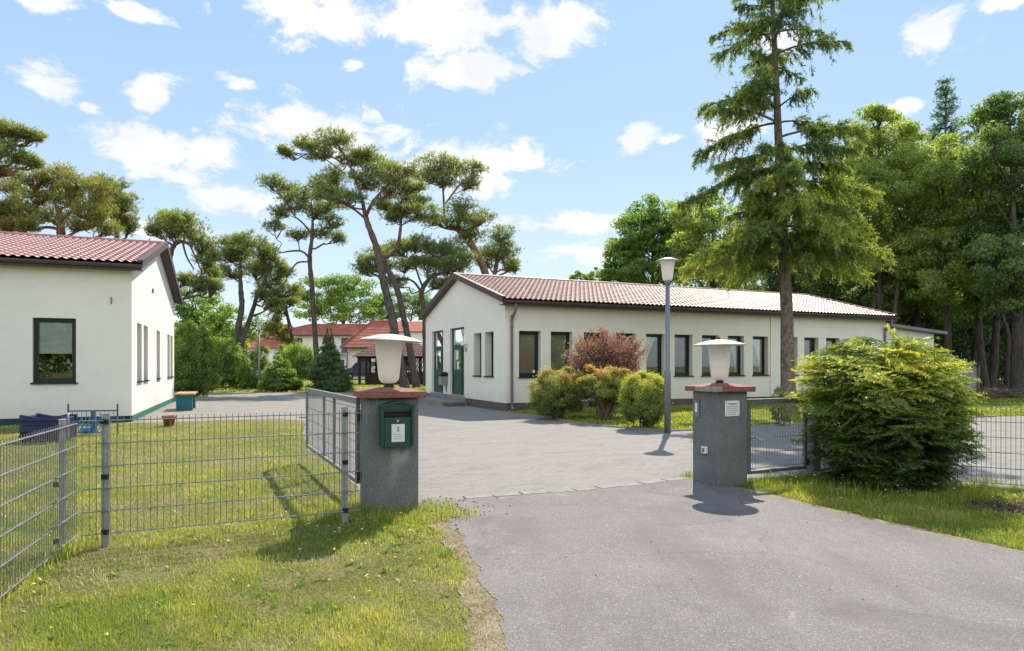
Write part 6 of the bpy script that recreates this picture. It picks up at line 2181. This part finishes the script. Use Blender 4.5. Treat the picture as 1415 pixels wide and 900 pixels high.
# ------------------------------------------------------------------ grass, weeds and flowers
def blades(name, poly, n, h, wd, mat, density_pow=1.6, label=None, lean=0.55, ylim=None, excl=None, tmean=0.5, dry=None, patch=0.0):
    poly = A(poly)
    lo, hi = poly.min(0), poly.max(0)
    if ylim:
        lo[1], hi[1] = max(lo[1], ylim[0]), min(hi[1], ylim[1])
    pts = []
    tot = 0
    while tot < n:
        k = n * 2
        u = rng.uniform(0, 1, k)
        # closer ground carries more, finer blades
        a, b_ = max(lo[1], 1.5), hi[1]
        p = 1 - density_pow
        y = (a ** p + u * (b_ ** p - a ** p)) ** (1 / p)
        x = rng.uniform(lo[0], hi[0], k)
        q = np.c_[x, y]
        q = q[inside(q, poly)]
        if excl is not None:
            for e in excl:
                q = q[~inside(q, e)]
        pts.append(q)
        tot += len(q)
        if len(q) == 0:
            break
    q = np.concatenate(pts)[:n]
    n = len(q)
    if patch:
        pv = np.sin(q[:, 0] * 1.9 + 1.1 * np.sin(q[:, 1] * 1.3 + 0.7)) * np.cos(q[:, 1] * 2.2 + 1.4 * np.sin(q[:, 0] * 1.6)) + 0.6 * np.sin(q[:, 0] * 6.1 + 2 * np.sin(q[:, 1] * 4.3)) * np.cos(q[:, 1] * 6.7 + q[:, 0] * 2) + rng.normal(0, 0.25, len(q))
        pr = np.clip(0.5 - patch * pv, 0.06, 1.0)
        q = q[rng.uniform(0, 1, len(q)) < pr]
        n = len(q)
    # patchy height and colour
    f1 = np.sin(q[:, 0] * 2.1 + 1.3 * np.sin(q[:, 1] * 1.7)) * np.cos(q[:, 1] * 2.6 + np.sin(q[:, 0] * 3.1))
    f2 = np.sin(q[:, 0] * 7.3 + 2 * np.sin(q[:, 1] * 5.1)) * np.cos(q[:, 1] * 8.3 + q[:, 0] * 3)
    sc = np.clip(q[:, 1] / 5.0, 0.7, 3.2)
    H = h * rng.uniform(0.45, 1.25, n) * (1 + 0.25 * f2)
    Wd = wd * rng.uniform(0.6, 1.4, n) * sc ** 0.8
    a = rng.uniform(0, 2 * np.pi, n)
    d = np.c_[np.cos(a), np.sin(a), np.zeros(n)]
    s = np.c_[-np.sin(a), np.cos(a), np.zeros(n)] * Wd[:, None] / 2
    ln = (rng.uniform(0.15, 1.0, n) * lean * 1.6)[:, None] * H[:, None]
    b0 = np.c_[q, np.full(n, 0.0)]
    up = A([0, 0, 1.0])
    mid = b0 + d * ln * 0.3 + up * (H * 0.62)[:, None]
    tip = b0 + d * ln + up * (H * rng.uniform(0.75, 1.0, n))[:, None]
    V = np.stack([b0 - s, b0 + s, mid + s * 0.7, mid - s * 0.7, tip], 1).reshape(-1, 3)
    i = np.arange(n)[:, None] * 5
    tint = np.clip(tmean + 0.24 * f1 + 0.16 * f2 + rng.normal(0, 0.20, n), 0, 1)
    mb = MB()
    mb.add(V, i + A([0, 1, 2, 3]), tint)
    mb.add(V[:0], np.zeros((0, 3), int), None) if False else None
    nv = mb.n
    mb.f.append((i + A([3, 2, 4])))
    mb.t.append(tint)
    o = mb.build(name, MT[mat], None)
    o['kind'] = 'stuff'
    if label:
        o['label'] = label
        o['category'] = 'grass'
    return o


pill_L = [frL.at(-0.03, -0.03, 0)[:2], frL.at(0.57, -0.03, 0)[:2], frL.at(0.57, 0.57, 0)[:2], frL.at(-0.03, 0.57, 0)[:2]]
pill_R = [frR.at(-0.03, -0.03, 0)[:2], frR.at(0.52, -0.03, 0)[:2], frR.at(0.52, 0.52, 0)[:2], frR.at(-0.03, 0.52, 0)[:2]]
edgeL = jitter_line(resample(vo, 0.06, False), 0.10, 6, 8) + A([0.06, 0.0])
lawnL = np.concatenate([[[-9.5, 1.5], [-0.35, 1.5]], edgeL[::-1], [[-1.6, 7.42]], lawn_edge[:-1] + A([-0.05, 0]), [[-16, 16], [-16, 8]]])
blades('grass', lawnL, 520000, 0.048, 0.0040, 'grass', 2.2, 'short patchy lawn of green and straw-coloured grass on the left', ylim=(2.6, 18.9), excl=[pill_L], tmean=0.46, patch=0.75)
blades('dry_grass', lawnL, 260000, 0.024, 0.0036, 'straw', 2.2, 'flat straw-coloured dry grass between the green blades of the left lawn', lean=1.8, ylim=(2.6, 18.9), excl=[pill_L], tmean=0.42, patch=-0.7)
vpoly = np.concatenate([vo, vi[2:9]])
blades('dry_grass', vpoly, 2500, 0.04, 0.004, 'straw', 1.2, 'sparse dry grass on the sandy verge', lean=1.3, ylim=(2.6, 7.4), excl=[asph])
edgeR = jitter_line(resample(as_right[1:-1], 0.06, False), 0.06, 6, 9) + A([0.14, 0.08])
lawnR = np.concatenate([edgeR[:-14], [[8.8, 3.6], [9.5, 6.4], [8.8, 6.75], [4.42, 9.33], [3.1, 8.82], [3.06, 8.6]]])
soil_p = np.c_[5.55 + 0.55 * rr * np.cos(ang), 7.15 + 0.36 * rr * np.sin(ang)]
blades('grass', lawnR, 90000, 0.050, 0.0050, 'grass_r', 1.3, 'bright green verge grass between the asphalt and the right fence', ylim=(3.0, 9.4), excl=[pill_R, soil_p], tmean=0.42)
bedp = np.concatenate([bed_edge[:-1] + A([0.0, 0.12]), [[18, 29], [16.6, 29.4], [0.0, 22.0]]])
blades('grass', bedp, 50000, 0.085, 0.013, 'grass_r', 1.3, 'lush strip of grass in the bed before the long building', tmean=0.45)
farp = A([(-19, 37.5), (-11, 38.3), (-6.6, 37.6), (-4.2, 32.5), (-3.8, 31.5), (-3.5, 60), (-30, 60)])
blades('grass', farp, 30000, 0.10, 0.03, 'grass', 1.2, 'far sunlit lawn between the shrubs and the gazebo', tmean=0.5)
rfar = A([(14.5, 20.3), (18, 21.3), (26, 23.6), (40, 22), (40, 36), (20, 34), (17, 29.5)])
blades('grass', rfar, 40000, 0.11, 0.022, 'grass_r', 1.2, 'green strip of grass before the wood on the right', tmean=0.3)
# longer tufts at posts, pillars and edges
def tufts(spots, n, h, spread, mat, label, name='tall_grass', wd=0.006):
    mb = MB()
    for (x, y) in spots:
        k = int(n * rng.uniform(0.6, 1.3))
        q = A([x, y]) + rng.normal(0, spread, (k, 2))
        a = rng.uniform(0, 6.28, k)
        H = h * rng.uniform(0.35, 1.15) * rng.uniform(0.3, 1.25, k)
        d = np.c_[np.cos(a), np.sin(a), np.zeros(k)]
        s = np.c_[-np.sin(a), np.cos(a), np.zeros(k)] * wd / 2 * rng.uniform(0.6, 1.4, (k, 1))
        b0 = np.c_[q, np.zeros(k)]
        ln = (rng.uniform(0.1, 0.75, k) * H)[:, None]
        mid = b0 + d * ln * 0.3 + A([0, 0, 1.0]) * (H * 0.65)[:, None]
        tip = b0 + d * ln + A([0, 0, 1.0]) * H[:, None]
        V = np.stack([b0 - s, b0 + s, mid + s * 0.75, mid - s * 0.75, tip], 1).reshape(-1, 3)
        i = np.arange(k)[:, None] * 5
        t = np.clip(rng.normal(rng.uniform(0.2, 0.7), 0.22, k), 0, 1)
        base_n = mb.n
        mb.add(V, i + A([0, 1, 2, 3]), t)
        mb.f.append(i + base_n + A([3, 2, 4]))
        mb.t.append(t)
    o = mb.build(name, MT[mat], None)
    tag(o, label, 'grass', None, 'stuff')
    return o


sp = [frL.at(a, -0.05, 0)[:2] for a in np.linspace(-0.15, 0.75, 12)] + [frL.at(-0.06, d, 0)[:2] for d in np.linspace(0, 0.5, 5)] + [frL.at(a, -0.25 - rng.uniform(0, .25), 0)[:2] for a in np.linspace(0.0, 0.95, 12)]
sp += [A([-1.95, 6.7]), A([-1.75, 6.6]), A([-1.85, 7.0]), A([-2.0, 6.45])]
tufts(sp, 60, 0.13, 0.075, 'grass_r', 'tall grass tufts growing round the foot of the mailbox pillar')
sp = [fpost + A([-0.18, -0.02]), fpost + A([-0.10, 0.05]), gpost + A([0.1, -0.1]), gpost + A([0.16, 0.05]), gpost + A([-0.1, -0.4]), gpost + A([0.05, -0.8]), gpost + A([0.2, -1.0])] + [gpost + gd * t + rng.normal(0, 0.06, 2) for t in np.linspace(0.2, 2.3, 16)]
tufts(sp, 45, 0.15, 0.06, 'grass', 'weedy grass tufts along the foot of the corner fence posts')
sp = [A([3.15, 8.75]), A([3.3, 8.7]), A([3.45, 8.85]), A([3.6, 8.8]), A([3.8, 8.95]), A([4.0, 9.0]), A([3.2, 8.5]), A([3.5, 8.45]), A([3.8, 8.35]), A([4.1, 8.2])] + [A([x, 8.05 - 0.35 * (x - 3.6) + rng.normal(0, 0.12)]) for x in np.linspace(3.4, 5.6, 22)] + [rp0 + rd_ * t + rng.normal(0, 0.05, 2) for t in np.linspace(0.2, 4.8, 22)]
tufts(sp, 70, 0.16, 0.09, 'grass_r', 'tall seeding grass under the yew bush and side gate')
tufts([A([2.40, 9.0]), A([2.36, 9.12]), A([2.45, 9.2]), A([2.28, 9.1])], 40, 0.10, 0.05, 'grass_r', 'small clump of grass on the paving at the right pillar')
tufts([A([x, y]) for x, y in zip(rng.uniform(-0.98, -0.5, 14), rng.uniform(6.4, 7.35, 14))], 14, 0.13, 0.04, 'grass', 'thin stalks of dry grass on the sandy verge')


def flowers(spots, mat, label, size, h0, h1, name='wildflowers'):
    mb = MB()
    st = MB()
    for (x, y) in spots:
        h = rng.uniform(h0, h1)
        tilt = unit(A([rng.normal(0, .4), rng.normal(0, .4), 1.0]))
        a = unit(np.cross(tilt, A([1.0, 0.2, 0])))
        b_ = np.cross(tilt, a)
        c = A([x, y, h])
        s = size * rng.uniform(0.7, 1.3)
        an = np.linspace(0, 2 * np.pi, 10, endpoint=False)
        rr2 = s * np.where(np.arange(10) % 2, 0.7, 1.0)
        V = np.concatenate([[c + tilt * s * 0.3], c + (np.cos(an) * rr2)[:, None] * a + (np.sin(an) * rr2)[:, None] * b_])
        mb.add(V, [[0, 1 + i, 1 + (i + 1) % 10] for i in range(10)], rng.uniform(0.6, 1))
        st.tube([[x, y, 0], [x + rng.normal(0, .01), y, h * 0.6], c], 0.0012, 3)
    mb.add(np.concatenate(st.v), np.concatenate(st.f), 0.0)
    o = mb.build(name, MT[mat], None)
    tag(o, label, 'flowers', None, 'stuff')


pts = np.c_[rng.uniform(-5.5, -0.6, 900), rng.uniform(3.3, 7.4, 900)]
pts = pts[inside(pts, lawnL)]
cl = np.sin(pts[:, 0] * 2.3 + 1) * np.cos(pts[:, 1] * 1.9) + rng.normal(0, .4, len(pts))
flowers(pts[cl > 0.35][:170], 'yel', 'small yellow flowers scattered in the left lawn', 0.011, 0.035, 0.075)
pts = np.c_[rng.normal(-1.9, 0.55, 60), rng.normal(6.1, 0.35, 60)]
flowers(pts[inside(pts, lawnL)], 'wht', 'white clover heads in the lawn before the mailbox pillar', 0.010, 0.06, 0.10)
pts = np.c_[rng.uniform(3.2, 5.8, 260), rng.uniform(7.0, 8.9, 260)]
pts = pts[inside(pts, lawnR)]
flowers(pts[:60], 'wht', 'white dandelion clocks in the tall grass under the yew bush', 0.013, 0.09, 0.18)
flowers(pts[100:120] + A([0.6, -0.8]), 'yel', 'small yellow flowers in the right verge grass', 0.012, 0.05, 0.09)
# broad-leaved weeds in the lawn
mb = MB()
pts = np.c_[rng.uniform(-5.5, -0.4, 500), rng.uniform(3.2, 8.5, 500)]
pts = pts[inside(pts, lawnL)][:230]
pts = np.concatenate([pts, np.c_[rng.normal(-0.95, 0.25, 60), rng.normal(6.2, 0.5, 60)]])
pts = pts[inside(pts, lawnL)]
for (x, y) in pts:
    for k in range(rng.integers(5, 11)):
        a = rng.uniform(0, 6.28)
        L = rng.uniform(0.025, 0.065)
        d = A([math.cos(a), math.sin(a), rng.uniform(0.25, 0.9)])
        d = d / np.linalg.norm(d)
        sd_ = A([-math.sin(a), math.cos(a), 0]) * L * 0.2
        o_ = A([x, y, 0.008])
        mb.add([o_, o_ + d * L * 0.55 + sd_, o_ + d * L, o_ + d * L * 0.55 - sd_], [[0, 1, 2, 3]], float(np.clip(rng.normal(0.25, 0.15), 0, 1)))
tag(mb.build('weeds', MT['grass_r'], None), 'small broad-leaved weeds scattered in the left lawn', 'weeds', None, 'stuff')
# loose bits on the ground
mb = MB()
for k in range(190):
    x, y = rng.uniform(-1.1, 5.0), rng.uniform(3.4, 8.0)
    if k > 45:
        x, y = rng.normal(-0.75, 0.25), rng.normal(7.05, 0.3)
    s = rng.uniform(0.003, 0.009) * (1.3 if k > 45 else 0.6)
    v = ball(8) * s + A([x, y, 0.012 + s * 0.4])
    mb.box([x, y, 0.014 + s * 0.4], A([1, 0.3, 0]) * s, A([-0.3, 1, 0.1]) * s * 0.7, A([0.05, 0, 1]) * s * 0.5)
tag(mb.build('gravel', MT['sand'], None, bevel=0.0), 'scattered grit and bits of earth on the asphalt edge', 'gravel', None, 'stuff')
mb = MB()
for k in range(420):
    x, y = 5.55 + rng.normal(0, 0.27), 7.15 + rng.normal(0, 0.17)
    s = rng.uniform(0.008, 0.03)
    d1 = unit(rng.normal(size=3)); d2 = unit(np.cross(d1, rng.normal(size=3))); d3 = np.cross(d1, d2)
    mb.box([x, y, s * 0.5], d1 * s, d2 * s * 0.8, d3 * s * 0.6)
tag(mb.build('soil_clods', MT['soil'], None, True), 'dark crumbled soil heap in the right verge', 'soil', None, 'stuff')


# ------------------------------------------------------------------ far woods that read as one mass
def wood(name, label, spots, hmin, hmax, mat, leaf):
    mb = MB()
    for (x, y) in spots:
        H = rng.uniform(hmin, hmax)
        for k in range(10):
            c = A([x + rng.normal(0, 1.6), y + rng.normal(0, 1.2), H * rng.uniform(0.12, 0.95)])
            n = 260
            R_ = A([1.9, 1.7, 1.4]) * rng.uniform(0.6, 1.15) * (H / 9.0) ** 0.5
            q = unit(rng.normal(size=(n, 3))) * rng.uniform(0.4, 1.1, (n, 1))
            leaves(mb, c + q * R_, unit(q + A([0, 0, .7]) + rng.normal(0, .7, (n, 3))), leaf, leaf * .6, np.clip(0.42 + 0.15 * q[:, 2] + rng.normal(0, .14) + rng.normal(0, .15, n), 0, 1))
    o = mb.build(name, MT[mat], None)
    tag(o, label, 'wood', None, 'stuff')


wood('far_wood', 'dark wood closing the view behind the birches on the right', [(x, 64 + rng.uniform(-4, 6)) for x in np.concatenate([np.arange(12, 76, 2.2), np.arange(16, 70, 3.0)])], 6, 13, 'under', 0.34)
wood('far_wood', 'distant belt of trees behind the red-roofed houses', [(x, 140 + rng.uniform(-6, 8)) for x in np.arange(-95, 24, 4.5)], 7, 11, 'oak', 0.6)

wood('far_wood', 'belt of trees across the road, mirrored in the dark window panes', [(x, -26 - rng.uniform(0, 8)) for x in np.arange(-50, 90, 3.6)], 6, 12, 'oak', 0.55)
